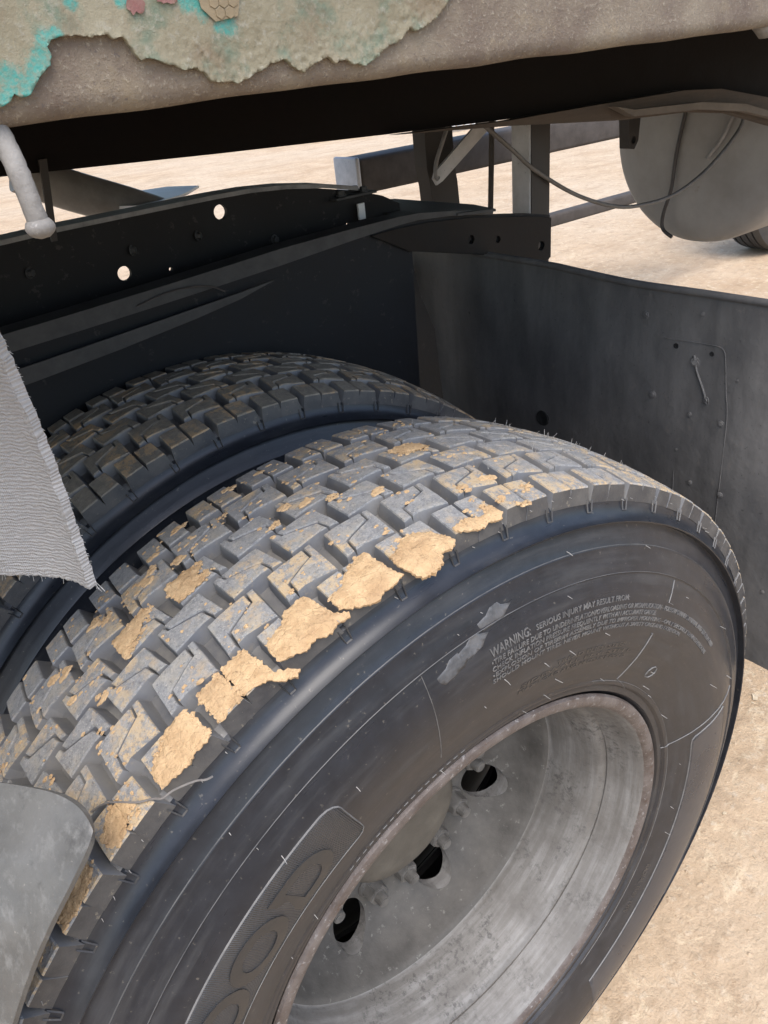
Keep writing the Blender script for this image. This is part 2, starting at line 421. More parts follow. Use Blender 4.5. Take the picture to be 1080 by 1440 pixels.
# ------------------------------------------------------------------ ground
def gz(x, y):
    return .012*noise.noise(Vector((x*.9, y*.9, 3)))+.004*noise.noise(Vector((x*5, y*5, 7)))-.008
gv = []; gf = []
gx = [-150, -60, -25, -10, -5]+[-3+.1*i for i in range(101)]+[9, 13, 22, 45, 90, 160]
gy = [-120, -40, -15, -6]+[-3+.1*i for i in range(91)]+[7.5, 10, 15, 25, 50, 90, 180, 260]
for yy in gy:
    for xx in gx: gv.append((xx, yy, gz(xx, yy)))
nx_ = len(gx)
for j in range(len(gy)-1):
    for i in range(nx_-1): gf.append((j*nx_+i, j*nx_+i+1, (j+1)*nx_+i+1, (j+1)*nx_+i))
tag(ob("ground", mesh("ground", gv, gf, GROUND, smooth=True)), "pale sandy earth of a dusty yard", None, None, "structure")

# ------------------------------------------------------------------ the truck
truck = empty("cargo_truck")
tag(truck, "old cargo truck with dual rear tyres under a rusty bed rail", "truck")
O = (0, 0, ZC)                                  # every part is modelled about the rear wheel axis
def part(name, me, label=None, parent=None):
    o = ob(name, me, parent if parent is not None else truck, O if parent is None else (0, 0, 0))
    if label: o['label'] = label
    return o

# ---- tyre shape
YC, HALF = .130, .115
def crown(y): return .531-.0104*((y-YC)/HALF)**2
half = [(.014, .283), (.004, .2925), (-.0025, .2965), (-.0035, .300), (-.0030, .3035), (-.0065, .3065), (-.0072, .3095), (-.0068, .312), (-.0100, .320), (-.0140, .332), (-.0180, .346), (-.0210, .362), (-.0230, .380),
        (-.0234, .396), (-.0222, .410), (-.0190, .4235), (-.0150, .4345), (-.0138, .4375), (-.0147, .4396), (-.0138, .4425), (-.0105, .4510), (-.0058, .4612), (-.0056, .4634), (-.0046, .4646),
        (-.0012, .4715), (.0030, .4800), (.0046, .4838), (.0046, .4850), (-.0026, .4866), (-.0032, .4878), (.0000, .4890), (.0036, .4912), (.0066, .4940), (.0090, .4972), (.0106, .5004), (.0116, .5035), (.0150, .5060), (.0180, .5075), (.0240, .5100)]
def floor_r(y): return crown(y)-.0150
prof = half+[(.03+i*.02, floor_r(.03+i*.02)) for i in range(11)]+[(2*YC-y, r) for (y, r) in reversed(half)]
SP = sorted((r, y) for (y, r) in half[:27])
def side_y(r):
    if r <= SP[0][0]: return SP[0][1]
    for (a, b) in zip(SP, SP[1:]):
        if a[0] <= r <= b[0]: return a[1]+(b[1]-a[1])*(r-a[0])/((b[0]-a[0]) or 1e-9)
    return SP[-1][1]
FLOOR = -ZC+.004
def flat(x, y, z): return (x, y, max(z, FLOOR))
NR_T = len(prof)
FLOORM = m_simple("dusty_groove_rubber", (.10, .102, .108), (.20, .19, .172), 26, .6, .3)
ty_me = revolve("tyre", prof, 300, False, [SIDE, FLOORM], lambda j: 1 if .0149 <= prof[j][0] <= .2449 and prof[j][1] > .5 else 0, 28, fn=flat)

# ---- tread blocks: six rows, 57 pitches; corners are (angle, distance from the rim face)
NP = 57; PITCH = 360/NP
ROWS = [
 # outer shoulder
 [[(116.05, .0140), (115.95, .0455), (113.45, .0450), (113.45, .0136)], [(113.35, .0136), (113.35, .0450), (110.9, .0440), (110.7, .0135)]],
 [[(111.9, .0865), (112.15, .0505), (111.05, .0525), (110.9, .066), (108.0, .075), (107.9, .0865)], [(111.05, .0525), (110.1, .0540), (107.2, .0480), (107.05, .0865), (107.9, .0865), (108.0, .075), (110.9, .066)]],
 [[(115.35, .1215), (114.5, .1222), (114.25, .115), (111.3, .104), (111.0, .0920), (111.9, .0932), (115.1, .0910)], [(114.5, .1222), (110.45, .1235), (109.9, .0900), (111.0, .0920), (111.3, .104), (114.25, .115)]],
 [[(112.5, .1590), (111.6, .1592), (111.3, .151), (108.35, .140), (108.05, .1290), (108.9, .1297), (112.2, .1272)], [(111.6, .1592), (107.75, .1590), (107.2, .1265), (108.05, .1290), (108.35, .140), (111.3, .151)]],
 [[(128.4, .2030), (128.6, .1680), (127.5, .1690), (127.3, .181), (124.3, .190), (124.1, .2020)], [(127.5, .1690), (126.5, .1700), (123.3, .1650), (123.2, .2010), (124.1, .2020), (124.3, .190), (127.3, .181)]],
 [[(131.0, .2465), (130.85, .2120), (128.5, .2105), (128.5, .2465)], [(128.4, .2465), (128.4, .2105), (125.9, .2090), (126.0, .2465)]],
]
BASEA = [116.05, 111.9, 115.35, 112.5, 128.4, 131.0]
RM = .52
for row_ in ROWS:
    pts_ = [p_ for hp in row_ for p_ in hp]
    ca_ = sum(p_[0] for p_ in pts_)/len(pts_); cy_ = sum(p_[1] for p_ in pts_)/len(pts_)
    for hp in row_: hp[:] = [(ca_+(a_-ca_)*1.035, max(.0125, min(.2475, cy_+(y_-cy_)*1.045))) for (a_, y_) in hp]
def offset_poly(P, d):
    n = len(P); out = []
    A = sum(P[i][0]*P[(i+1) % n][1]-P[(i+1) % n][0]*P[i][1] for i in range(n)); s = 1 if A > 0 else -1
    for i in range(n):
        p0, p1, p2 = P[i-1], P[i], P[(i+1) % n]
        e1 = Vector((p1[0]-p0[0], p1[1]-p0[1])).normalized(); e2 = Vector((p2[0]-p1[0], p2[1]-p1[1])).normalized()
        n1 = Vector((e1.y, -e1.x))*s; n2 = Vector((e2.y, -e2.x))*s; b = n1+n2
        k = d/max(.45, 1+n1.dot(n2)); out.append((p1[0]+b.x*k, p1[1]+b.y*k))
    return out
def pol(s, y, r): t = s/RM; return Vector((r*math.cos(t), y, r*math.sin(t)))
def block_mesh(row, var, top, V=None, F=None, mi=None, shift=0.):
    own = V is None
    if own: V, F, mi = [], [], []
    rnd = random.Random(row*31+var*7)
    for hp in ROWS[row]:
        P = [(R_(a-BASEA[row])*RM, y) for (a, y) in hp]
        P = offset_poly(P, -.0010); Q = []
        n = len(P)
        for i in range(n):
            a, b = P[i], P[(i+1) % n]; L = math.hypot(b[0]-a[0], b[1]-a[1]); k = max(1, round(L/.011))
            for q in range(k):
                t = q/k; j = .00025 if q else .0004
                Q.append((a[0]+(b[0]-a[0])*t+rnd.uniform(-j, j), a[1]+(b[1]-a[1])*t+rnd.uniform(-j, j)))
        tilt = rnd.uniform(-.012, .012); dz = rnd.uniform(-.0006, .0004)
        rings = [(offset_poly(P2, .0030) if False else None) for P2 in ()]
        outer = offset_poly(Q, .0030); top_in = offset_poly(Q, -.0007)
        base = len(V); m = len(Q)
        def rt_(q): return crown(q[1])+dz+tilt*(q[0]+.02)
        for q0, q in zip(outer, Q): V.append(pol(q0[0]+shift, q0[1], min(floor_r(max(.018, min(.242, q0[1])))-.003, crown(q[1])-.014)))
        for q in Q: V.append(pol(q[0]+shift, q[1], rt_(q)-.0014))
        for q in top_in: V.append(pol(q[0]+shift, q[1], rt_(q)+rnd.uniform(-.00025, .00025)))
        for i in range(m):
            j = (i+1) % m
            F.append((base+i, base+j, base+m+j, base+m+i)); mi.append(2 if (Q[i][1] < .0155 and Q[j][1] < .0155) or (Q[i][1] > .2445 and Q[j][1] > .2445) else 1)
            F.append((base+m+i, base+m+j, base+2*m+j, base+2*m+i)); mi.append(0)
        F.append(tuple(base+2*m+i for i in range(m))); mi.append(0)
    if own: return fixn(mesh("tread_block", V, F, [top, WALL, SHW], mi))
BLK = {}
def build_tread(wheel, top, key, rot, lo, hi):
    """blocks between the angles lo and hi are objects of their own, the rest of the tread is one mesh"""
    V, F, mi = [], [], []
    for row in range(6):
        for k in range(NP):
            a = (BASEA[row]+rot+k*PITCH) % 360
            var = (k*7+row*3) % 5
            if lo <= a <= hi:
                if (key, row, var) not in BLK: BLK[key, row, var] = block_mesh(row, var, top)
                ob("tread_block", BLK[key, row, var], wheel, (0, 0, 0), (0, -R_(a), 0))
            else: block_mesh(row, var, None, V, F, mi, R_(a)*RM)
    V = [flat(*v) for v in V]
    o = ob("tread", fixn(mesh("tread", V, F, [top, WALL, SHW], mi)), wheel); o['kind'] = 'stuff'

# ---- rim: closed section turned about the axis, hand holes cut through the disc
rim_prof = [(.010, .2815), (.005, .2895), (.0005, .2912), (-.0030, .2896), (-.0042, .2850), (-.0028, .2790), (.0012, .2742), (.010, .2700), (.024, .2660), (.038, .2610), (.046, .2578), (.0485, .2590), (.0505, .2570), (.0530, .2530), (.0570, .2505),
            (.075, .2450), (.105, .2400), (.122, .2355), (.127, .2362), (.1290, .2350), (.1310, .2318), (.1360, .2298), (.150, .2260), (.172, .2190), (.188, .2080), (.198, .1950), (.208, .1780), (.214, .1660), (.2155, .1550), (.2155, .1000),
            (.2255, .1000), (.2255, .1580), (.219, .1760), (.209, .1980), (.199, .2150), (.182, .2290), (.158, .2370), (.135, .2440), (.10, .2530), (.06, .2640), (.03, .2740)]
def rim_mesh():
    me = revolve("rim", rim_prof, 200, True, [FLG, RIM, DISC], lambda j: 0 if j < 6 or j > 36 else (2 if 19 <= j <= 33 else 1), 40)
    o = bpy.data.objects.new("rim_tmp", me); COL.objects.link(o)
    cv = bmesh.new()
    for k in range(8):
        t = R_(-26.5-45*k)
        bmesh.ops.create_cone(cv, cap_ends=True, segments=36, radius1=.0285, radius2=.0285, depth=.12,
            matrix=Matrix.Translation((.190*math.cos(t), .20, .190*math.sin(t))) @ Matrix.Rotation(R_(90), 4, 'X'))
    cm = bpy.data.meshes.new("cut"); cv.to_mesh(cm); cv.free(); cm.materials.append(RIM)
    c = bpy.data.objects.new("cut_tmp", cm); COL.objects.link(c)
    md = o.modifiers.new("b", 'BOOLEAN'); md.operation = 'DIFFERENCE'; md.object = c; md.solver = 'EXACT'
    dg = bpy.context.evaluated_depsgraph_get()
    out = bpy.data.meshes.new_from_object(o.evaluated_get(dg))
    bpy.data.objects.remove(o); bpy.data.objects.remove(c)
    out.name = "rim"; smooth_by_angle(out, 40); return out
rim_me = rim_mesh()
nut_bm = bmesh.new()
bmesh.ops.create_cone(nut_bm, cap_ends=True, segments=24, radius1=.0200, radius2=.0180, depth=.006, matrix=Matrix.Translation((0, -.003, 0)) @ Matrix.Rotation(R_(90), 4, 'X'))
bmesh.ops.create_cone(nut_bm, cap_ends=True, segments=6, radius1=.0175, radius2=.0160, depth=.020, matrix=Matrix.Translation((0, -.014, 0)) @ Matrix.Rotation(R_(90), 4, 'X'))
bmesh.ops.create_cone(nut_bm, cap_ends=True, segments=14, radius1=.0098, radius2=.0085, depth=.014, matrix=Matrix.Translation((0, -.030, 0)) @ Matrix.Rotation(R_(90), 4, 'X'))
bmesh.ops.bevel(nut_bm, geom=[e for e in nut_bm.edges if e.calc_face_angle(0) > .6], offset=.0012, segments=2, affect='EDGES')
nut_me = bpy.data.meshes.new("lug_nut"); nut_bm.to_mesh(nut_me); nut_bm.free(); nut_me.materials.append(NUT)
hub_me = revolve("hub_cap", [(.165, .0001), (.163, .060), (.164, .082), (.169, .090), (.178, .094), (.23, .096)], 64, False, [HUBM], None, 35)
drum_me = revolve("brake_drum", [(.262, .05), (.262, .214), (.27, .222), (.40, .222)], 64, False, [DARK], None, 35)

outer = empty("wheel", O, truck); outer['label'] = "outer wheel of the dual pair with a dished grey rim and caked mud"
inner = empty("wheel", (0, .358, ZC), truck); inner['label'] = "inner wheel of the dual pair in the shade of the arch"
ob("tyre", ty_me, outer); ob("tyre", ty_me, inner)
ob("rim", rim_me, outer); ob("rim", rim_me, inner, (0, .26, 0), (0, 0, math.pi))
ob("hub_cap", hub_me, outer); ob("brake_drum", drum_me, outer)
for k in range(8):
    for s in ((-10, 10) if k < 2 else (-5, 5)):
        t = R_(-48.5-45*k+s)
        ob("lug_nut", nut_me, outer, (.153*math.cos(t), .2155, .153*math.sin(t)), (0, random.uniform(0, 1), 0))
build_tread(outer, TOP, 'o', 0, 20, 152)
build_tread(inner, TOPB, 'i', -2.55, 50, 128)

# ---- marks moulded on the outer sidewall
def sp(th, r, h=0.):
    t = R_(th); return Vector((r*math.cos(t), side_y(r)-h, r*math.sin(t)))
def ridge(V, F, pts, wd=.0007, h=.0009, step=.006):
    Q = []
    for a, b in zip(pts, pts[1:]):
        L = math.hypot(R_(b[0]-a[0])*.38, b[1]-a[1]); k = max(1, int(L/step))
        for i in range(k): Q.append((a[0]+(b[0]-a[0])*i/k, a[1]+(b[1]-a[1])*i/k))
    Q.append(pts[-1]); b0 = len(V)
    for i, q in enumerate(Q):
        p, n_ = Q[max(0, i-1)], Q[min(len(Q)-1, i+1)]
        ds, dr = R_(n_[0]-p[0])*q[1], n_[1]-p[1]; L = math.hypot(ds, dr) or 1
        ux, ur = -dr/L*wd, ds/L*wd
        V += [sp(q[0]+math.degrees(ux/q[1]), q[1]+ur, -.0003), sp(q[0], q[1], h), sp(q[0]-math.degrees(ux/q[1]), q[1]-ur, -.0003)]
    for i in range(len(Q)-1):
        a = b0+3*i; F += [(a, a+1, a+4, a+3), (a+1, a+2, a+5, a+4)]
def arc(r, a, b, n=24): return [(a+(b-a)*i/n, r) for i in range(n+1)]
def rcorner(th, r, dth, dr, rad=.012):   # rounded corner between an arc and a radial line
    out = []
    for i in range(7):
        t = math.pi/2*i/6; out.append((th+math.copysign(math.degrees(rad/r)*(1-math.cos(t)), dth), r+math.copysign(rad*(1-math.sin(t)), dr)))
    return out
V, F = [], []
pl_out = [(172, .411)]+[(a, .411) for a in range(166, 118, -4)]+list(reversed([(114.9+d, .411-e) for d, e in ((0, .012), (.1, .008), (.5, .004), (1.1, .0012), (2.0, 0))]))+[(115.0, .362)]+[(115.1, .354), (115.7, .3495), (116.6, .348)]+[(a, .348) for a in range(120, 173, 4)]
ridge(V, F, pl_out, .0008, .0012)
pr_out = [(10.6, .408), (9.6, .385), (9.0, .352), (8.4, .3475), (7, .346)]+[(a, .346) for a in range(2, -66, -4)]
ridge(V, F, pr_out, .0008, .0012)
ridge(V, F, [(12.2, .434), (11.3, .37), (11.2, .302)], .0006, .0009)
ridge(V, F, [(99.8, .4372), (100.8, .3358)], .0005, .0008)
ridge(V, F, [(52.7, .4365), (53.2, .4130), (51.6, .4120)], .0006, .0009)
ridge(V, F, [(54.6, .3765), (53.9, .3769), (53.5, .3145), (46.4, .3034)], .0006, .0009)
a = 122
while a > 96:      # dashed line just above the bead
    ridge(V, F, arc(.3085, a, a-.9, 2), .0004, .0007); a -= 1.6
ridge(V, F, arc(.3115, 62, -60, 60), .0004, .0006)
ridge(V, F, [(44.4+1.3*math.cos(i*.7), .3342+.008*math.sin(i*.7)) for i in range(10)], .0006, .0012)
V2, F2 = [], []
for r_ in (.4644, .4395): ridge(V2, F2, arc(r_, 172, -40, 130), .0006, .0005)
ob('mould_line', mesh('mould_line', V2, F2, m_simple('edge_highlight_line', (.045, .044, .043), (.10, .097, .092), 50, .5)), outer)  # lighter colour stands in for the highlight along two sidewall edges
mould = ob("mould_line", mesh("mould_line", V, F, RIDGE), outer)

def filled(name, outline, h, mat, step=.008, uvk=None, smooth=True):
    # outline in (angle, radius); filled in arc-length space and laid on the sidewall
    o2 = [(R_(t)*.38, r) for (t, r) in outline]; P, Fc, n = cdt(o2, step, .15)
    V = []; uv = []
    for (s, r) in P: V.append(sp(math.degrees(s/.38), r, h)); uv.append((s/.38*.38, r))
    k = len(V); F = [f for f in Fc]; V2 = V+[sp(math.degrees(o2[i][0]/.38), o2[i][1], -.0004) for i in range(n)]; uv += [uv[i] for i in range(n)]
    for i in range(n): j = (i+1) % n; F.append((i, j, k+j, k+i))
    return fixn(mesh(name, V2, F, mat, smooth=smooth, uv=uv))
ob("knurled_panel", filled("knurled_panel", pl_out, .0006, KNURL), outer)
pr_fill = pr_out+[(-66, .409)]+[(a, .409) for a in range(-60, 9, 5)]
ob("smooth_panel", filled("smooth_panel", pr_fill, .0007, PANEL), outer)

def text_on(V, F, s, th0, th1, rb, hgt, ext=.0006, bold=0.0, base=None, res=2):
    cu = bpy.data.curves.new("t", 'FONT'); cu.body = s; cu.size = 1; cu.extrude = .5; cu.resolution_u = res; cu.offset = bold
    o = bpy.data.objects.new("t", cu); COL.objects.link(o)
    dg = bpy.context.evaluated_depsgraph_get(); me = bpy.data.meshes.new_from_object(o.evaluated_get(dg))
    xs = [v.co.x for v in me.vertices]; x0, x1 = min(xs), max(xs); span = R_(th0-th1)*rb; b0 = len(V)
    ys = [v.co.y for v in me.vertices]; y1 = max(ys)
    for v in me.vertices:
        r = rb+v.co.y/.73*hgt; th = th0-math.degrees((v.co.x-x0)/(x1-x0)*span/rb)
        V.append(sp(th, r, (v.co.z+.5)*(ext+.0003)-.0003 if base is None else base+(v.co.z+.5)*ext))
    F += [tuple(b0+i for i in p.vertices) for p in me.polygons]
    bpy.data.objects.remove(o); bpy.data.curves.remove(cu); bpy.data.meshes.remove(me)
RUBL = m_simple('faint_letter_rubber', (.035, .031, .027), (.07, .06, .05), 60, .42)
V, F = [], []
text_on(V, F, "WARNING:", 90.9, 84.4, .4118, .0088, .0008, .004)
ob("warning_text", mesh("warning_text", V, F, LETTER), outer)
V, F = [], []
text_on(V, F, "SERIOUS INJURY MAY RESULT FROM:", 83.4, 64.5, .4128, .0056, .0007, .003)
ob("warning_text", mesh("warning_text", V, F, LETTER), outer)
V, F = [], []
text_on(V, F, "\u2022TIRE FAILURE DUE TO UNDERINFLATION/OVERLOADING OR MISAPPLICATION\u2014FOLLOW OWNER'S MANUAL AND TIRE PLACARD", 91.0, 31.5, .4040, .0054, .0007, .003)
ob("warning_text", mesh("warning_text", V, F, LETTER), outer)
V, F = [], []
text_on(V, F, " CHECK INFLATION PRESSURE FREQUENTLY WITH AN ACCURATE GAUGE.", 91.0, 56.0, .3972, .0050, .0007, .003)
ob("warning_text", mesh("warning_text", V, F, LETTER), outer)
V, F = [], []
text_on(V, F, "\u2022EXPLOSION OF TIRE/RIM ASSEMBLY DUE TO IMPROPER MOUNTING\u2014ONLY SPECIALLY TRAINED PERSONS", 91.0, 32.5, .3905, .0048, .0007, .003)
ob("warning_text", mesh("warning_text", V, F, LETTER), outer)
V, F = [], []
text_on(V, F, " SHOULD MOUNT TIRES. NEVER MOUNT WITHOUT A SAFETY CAGE AND EXTENSION.", 91.0, 45.0, .3840, .0046, .0007, .003)
ob("warning_text", mesh("warning_text", V, F, LETTER), outer)
V, F = [], []
text_on(V, F, "TREAD PLIES: STEEL", 78, 60.5, .3600, .0050, .0005)
ob("load_text", mesh("load_text", V, F, RUBL), outer)
V, F = [], []
text_on(V, F, "SIDEWALL PLY: STEEL", 85.2, 57.5, .3525, .0046, .0005)
ob("load_text", mesh("load_text", V, F, RUBL), outer)
V, F = [], []
text_on(V, F, "MAX LOAD AND PRESSURE COLD", 85.4, 58.5, .3455, .0044, .0005)
ob("load_text", mesh("load_text", V, F, RUBL), outer)
V, F = [], []
text_on(V, F, "RADIAL TUBE TYPE", -29.5, -43.5, .3262, .0068, .0006)
ob("load_text", mesh("load_text", V, F, RUBL), outer)
V, F = [], []
text_on(V, F, "OOD", 148.5, 119.4, .355, .0430, .0009, .03, .0005, 6)
ob("brand_letters", smooth_by_angle(fixn(mesh("brand_letters", V, F, BIGLET)), 40), outer)
SCUFF = m_simple('scuffed_rubber', (.022, .023, .025), (.105, .104, .104), 38, .5, .4)
for (t_, r_, a_) in ((89.3, .4445, 2.2), (92.8, .4310, 2.0), (96.0, .4250, 2.3)):
    o2 = [(t_+a_*math.cos(i*.5)*(1+.25*math.sin(i*2.3)), r_+.0075*math.sin(i*.5)*(1+.2*math.cos(i*1.7))-.0022*math.cos(i*.5)) for i in range(12)]
    ob('scuff', filled('scuff', [(a, b) for a, b in o2], .0003, SCUFF, .004), outer)
# ---- thin rubber hairs left by the mould vents
V, F = [], []
def hair(p, d, L, r=.00045):
    d = d.normalized(); a = d.orthogonal().normalized(); b = d.cross(a); i0 = len(V); bend = Vector((random.uniform(-.3, .3), random.uniform(-.3, .3), random.uniform(-.3, .1)))
    for k in range(3):
        q = p+d*L*k/2+bend*L*(k/2)**2*.5
        for j in range(4):
            t = math.pi/2*j; V.append(q+(a*math.cos(t)+b*math.sin(t))*r*(1-.25*k))
    for k in range(2):
        for j in range(4): F.append((i0+k*4+j, i0+k*4+(j+1) % 4, i0+k*4+4+(j+1) % 4, i0+k*4+4+j))
    F.append((i0+8, i0+9, i0+10, i0+11))
for th, r in [(76.9, .4675), (61.5, .4637), (47.8, .425), (94.2, .4481), (90.7, .4527), (77.5, .4302), (89, .3803), (81, .3705), (68, .3795), (59.6, .3144), (41.7, .3162), (21.8, .3847), (44.4, .3342), (24.9, .3113),
              (36.4, .3114), (122.7, .4365), (122.2, .416), (122.7, .4613), (112.2, .4022), (30.4, .4352), (75.7, .3713), (76.7, .3152), (81.3, .305), (76.3, .3372), (17.4, .4215), (92.5, .362), (101, .3085), (130, .318), (138, .312),
              (-12, .33), (-20, .335), (2, .33)]:
    hair(sp(th, r, -.001), Vector((.15, -1, -.1)), random.choice((.003, .006, .008, .009)))
for k in range(90):
    th = random.uniform(22, 88); y = random.uniform(.06, .245); t = R_(th); r = crown(y)-.001
    hair(Vector((r*math.cos(t), y, r*math.sin(t))), Vector((math.cos(t)+random.uniform(-.2, .2), random.uniform(-.4, .4), math.sin(t))), random.choice((.003, .004, .005, .008)), .0004)
for k in range(26):
    th = random.uniform(30, 150); t = R_(th); r = random.uniform(.50, .52); y = .0105
    hair(Vector((r*math.cos(t), y, r*math.sin(t))), Vector((.1, -1, 0)), random.uniform(.002, .005), .0004)
h_ = ob("rubber_hairs", mesh("rubber_hairs", V, F, HAIR), outer); h_['kind'] = 'stuff'

# ---- thin moulded outline below the mouth of every shoulder groove
V, F = [], []
def sh_pt(a, r, h): t = R_(a); y = .0110 if r > .5035 else .0110-(.5035-r)*.47; return Vector(flat(r*math.cos(t), y-h, r*math.sin(t)))
def sh_ridge(p, q, wd=.0006):
    da, dr = (q[0]-p[0]), q[1]-p[1]; b = len(V)
    if abs(dr) > 1e-5: o_ = (math.degrees(wd/.5), 0)
    else: o_ = (0, wd)
    for e in (p, q):
        V.extend([sh_pt(e[0]-o_[0], e[1]-o_[1], -.0004), sh_pt(e[0], e[1], .0007), sh_pt(e[0]+o_[0], e[1]+o_[1], -.0004)])
    F.extend([(b, b+1, b+4, b+3), (b+1, b+2, b+5, b+4)])
for k in range(NP):
    a0 = 116.05+.28+k*PITCH; a1 = a0+.85
    for p, q in (((a0, .507), (a0+.1, .4955)), ((a1, .507), (a1-.1, .4955)), ((a0+.1, .4955), (a1-.1, .4955))): sh_ridge(p, q)
gfm = mesh("groove_outline", V, F, SHW)
ob("groove_outline", gfm, outer)["kind"] = "stuff"
ob("groove_outline", gfm, inner, (0, 0, 0), (0, -R_(-2.55), 0))["kind"] = "stuff"

# ------------------------------------------------------------------ bed of the truck
def rail_mesh():
    # pressed side rail: rounded lower lip, tall outer face, folded inwards
    r = .009; sec = [(.060, .842)]
    for i in range(7):
        t = math.pi/2*i/6; sec.append((r-r*math.sin(t), .838+r-r*math.cos(t)))
    sec += [(0, .838+.012+.01*i) for i in range(8)]+[(0, .985), (.004, .990), (.060, .992)]
    V, F = [], []; xs = [-1.6+.06*i for i in range(19)]+[-.5+.01*i for i in range(120)]+[.7+.08*i for i in range(20)]
    for x in xs:
        for (y, z) in sec: V.append((x, y+.0009*noise.noise(Vector((x*30, z*40, 1)))+.0006*noise.noise(Vector((x*6, z*9, 4))), z+.0009*noise.noise(Vector((x*22, y*40, 9)))))
    k = len(sec)
    for i in range(len(xs)-1):
        for j in range(k-1): F.append((i*k+j, i*k+j+1, (i+1)*k+j+1, (i+1)*k+j))
    return mesh("bed_rail", V, F, RAIL, smooth=True)
rail = part("bed_rail", rail_mesh(), "rusty bed side rail with old paint peeling off it")
flake_edge = [(-0.2458, 0.8457), (-0.2424, 0.8474), (-0.2403, 0.8494), (-0.2378, 0.8482), (-0.2338, 0.8487), (-0.2313, 0.8519), (-0.2272, 0.8554), (-0.2228, 0.8584), (-0.2214, 0.8613), (-0.2218, 0.8647), (-0.2195, 0.867), (-0.2158, 0.868), (-0.2094, 0.868), (-0.2027, 0.8667), (-0.2014, 0.8674), (-0.1952, 0.8675), (-0.1937, 0.8656), (-0.1893, 0.8662), (-0.187, 0.863), (-0.1849, 0.8588), (-0.1833, 0.8569), (-0.1809, 0.8576), (-0.1756, 0.8562), (-0.1694, 0.8539), (-0.1642, 0.8516), (-0.1582, 0.8518), (-0.1541, 0.8492), (-0.1513, 0.8456), (-0.1411, 0.8448), (-0.1387, 0.8435), (-0.1284, 0.8468), (-0.1217, 0.8488), (-0.1192, 0.8507), (-0.1105, 0.8516), (-0.1069, 0.8481), (-0.1008, 0.8452), (-0.0935, 0.8486), (-0.0855, 0.8509), (-0.0822, 0.8476), (-0.075, 0.8487), (-0.0699, 0.8458), (-0.0674, 0.8464), (-0.0629, 0.8445), (-0.0541, 0.8487), (-0.0452, 0.8532), (-0.04, 0.8537), (-0.0307, 0.8601), (-0.0275, 0.8577), (-0.0167, 0.861), (-0.0101, 0.8646), (-0.0014, 0.8711)]
TEAL = [(x_, z_, r_*.9) for x_, z_, r_ in ((-.2235, .8620, .0045), (-.2250, .8590, .0045), (-.2290, .8560, .0045), (-.2330, .8520, .0040), (-.2345, .8498, .0035), (-.2415, .8490, .0040), (-.2450, .8475, .0040), (-.2225, .8655, .0040), (-.2210, .8680, .0034), (-.2170, .8690, .0028), (-.2390, .8560, .0050), (-.1545, .8775, .0058), (-.1490, .8735, .0040), (-.1372, .8668, .0048), (-.142, .8668, .0035), (-.2071, .8799, .0030), (-.1850, .8790, .0032), (-.1600, .8800, .0040))]
PAINT = m_paint(TEAL)
e2 = [(-.335, .853), (-.31, .848), (-.285, .852), (-.262, .8465)]+flake_edge+[(.012, .886), (.02, .893), (.05, .896), (.075, .908), (.06, .918), (.02, .925), (-.20, .928), (-.325, .922), (-.318, .905), (-.331, .890), (-.322, .872)]
fo = rough_line(e2, .0014, .0008, 3)
P, Fc, nb = cdt(fo, .0014)
V = []
for i, (x, z) in enumerate(P):
    d = 0 if i < nb else edge_dist((x, z), e2); lift = .0016*math.exp(-d/.004)
    amp = (.0013*math.exp(-max(0, d-.006)/.012)+.00012)*(.30+.70*max(0, min(1, (x+.185)/.03)))*.72
    b = amp*(abs(noise.noise(Vector((x*300, z*300, 2))))*1.5+.8*noise.noise(Vector((x*640, z*640, 6))))
    V.append((x, -.0016-lift-b, z))
k = len(V); V += [(x, .0008, z+.0006) for (x, z) in P[:nb]]
F = list(Fc)+[(i, (i+1) % nb, k+(i+1) % nb, k+i) for i in range(nb)]
ob("peeling_paint", fixn(mesh("peeling_paint", V, F, PAINT, smooth=True)), rail)
# strip of reflective tape with a honeycomb
V, F = [], []; hx = .0026
tape = [(-.150, .8745), (-.1440, .8690), (-.1322, .8705), (-.1290, .8800), (-.1290, .893), (-.152, .893)]
for row in range(-1, 14):
    for c in range(-1, 16):
        cx = -.153+c*hx*1.85+(row % 2)*hx*.925; cz = .868+row*hx*1.6
        if edge_dist((cx, cz), tape) < hx*.8: continue
        ins = False; j = len(tape)-1
        for i in range(len(tape)):
            if (tape[i][1] > cz) != (tape[j][1] > cz) and cx < (tape[j][0]-tape[i][0])*(cz-tape[i][1])/(tape[j][1]-tape[i][1])+tape[i][0]: ins = not ins
            j = i
        if not ins: continue
        b = len(V)
        for i in range(6): t = math.pi/6+math.pi/3*i; V.append((cx+hx*math.cos(t), -.0030, cz+hx*math.sin(t)))
        for i in range(6): t = math.pi/6+math.pi/3*i; V.append((cx+hx*.92*math.cos(t), -.0032, cz+hx*.92*math.sin(t)))
        F.append(tuple(b+6+i for i in range(6)))
        for i in range(6): F.append((b+i, b+(i+1) % 6, b+6+(i+1) % 6, b+6+i))
b = len(V); V += [(x, -.0028, z) for x, z in tape]; F.append(tuple(range(b, len(V))))
TAPE = m_simple("faded_tape", (.165, .125, .07), (.215, .165, .095), 60, .6, .2)
ob("reflective_tape", mesh("reflective_tape", V, F, TAPE), rail)
PINK = m_simple("faded_pink_paint", (.17, .07, .06), (.19, .12, .09), 120, .7)
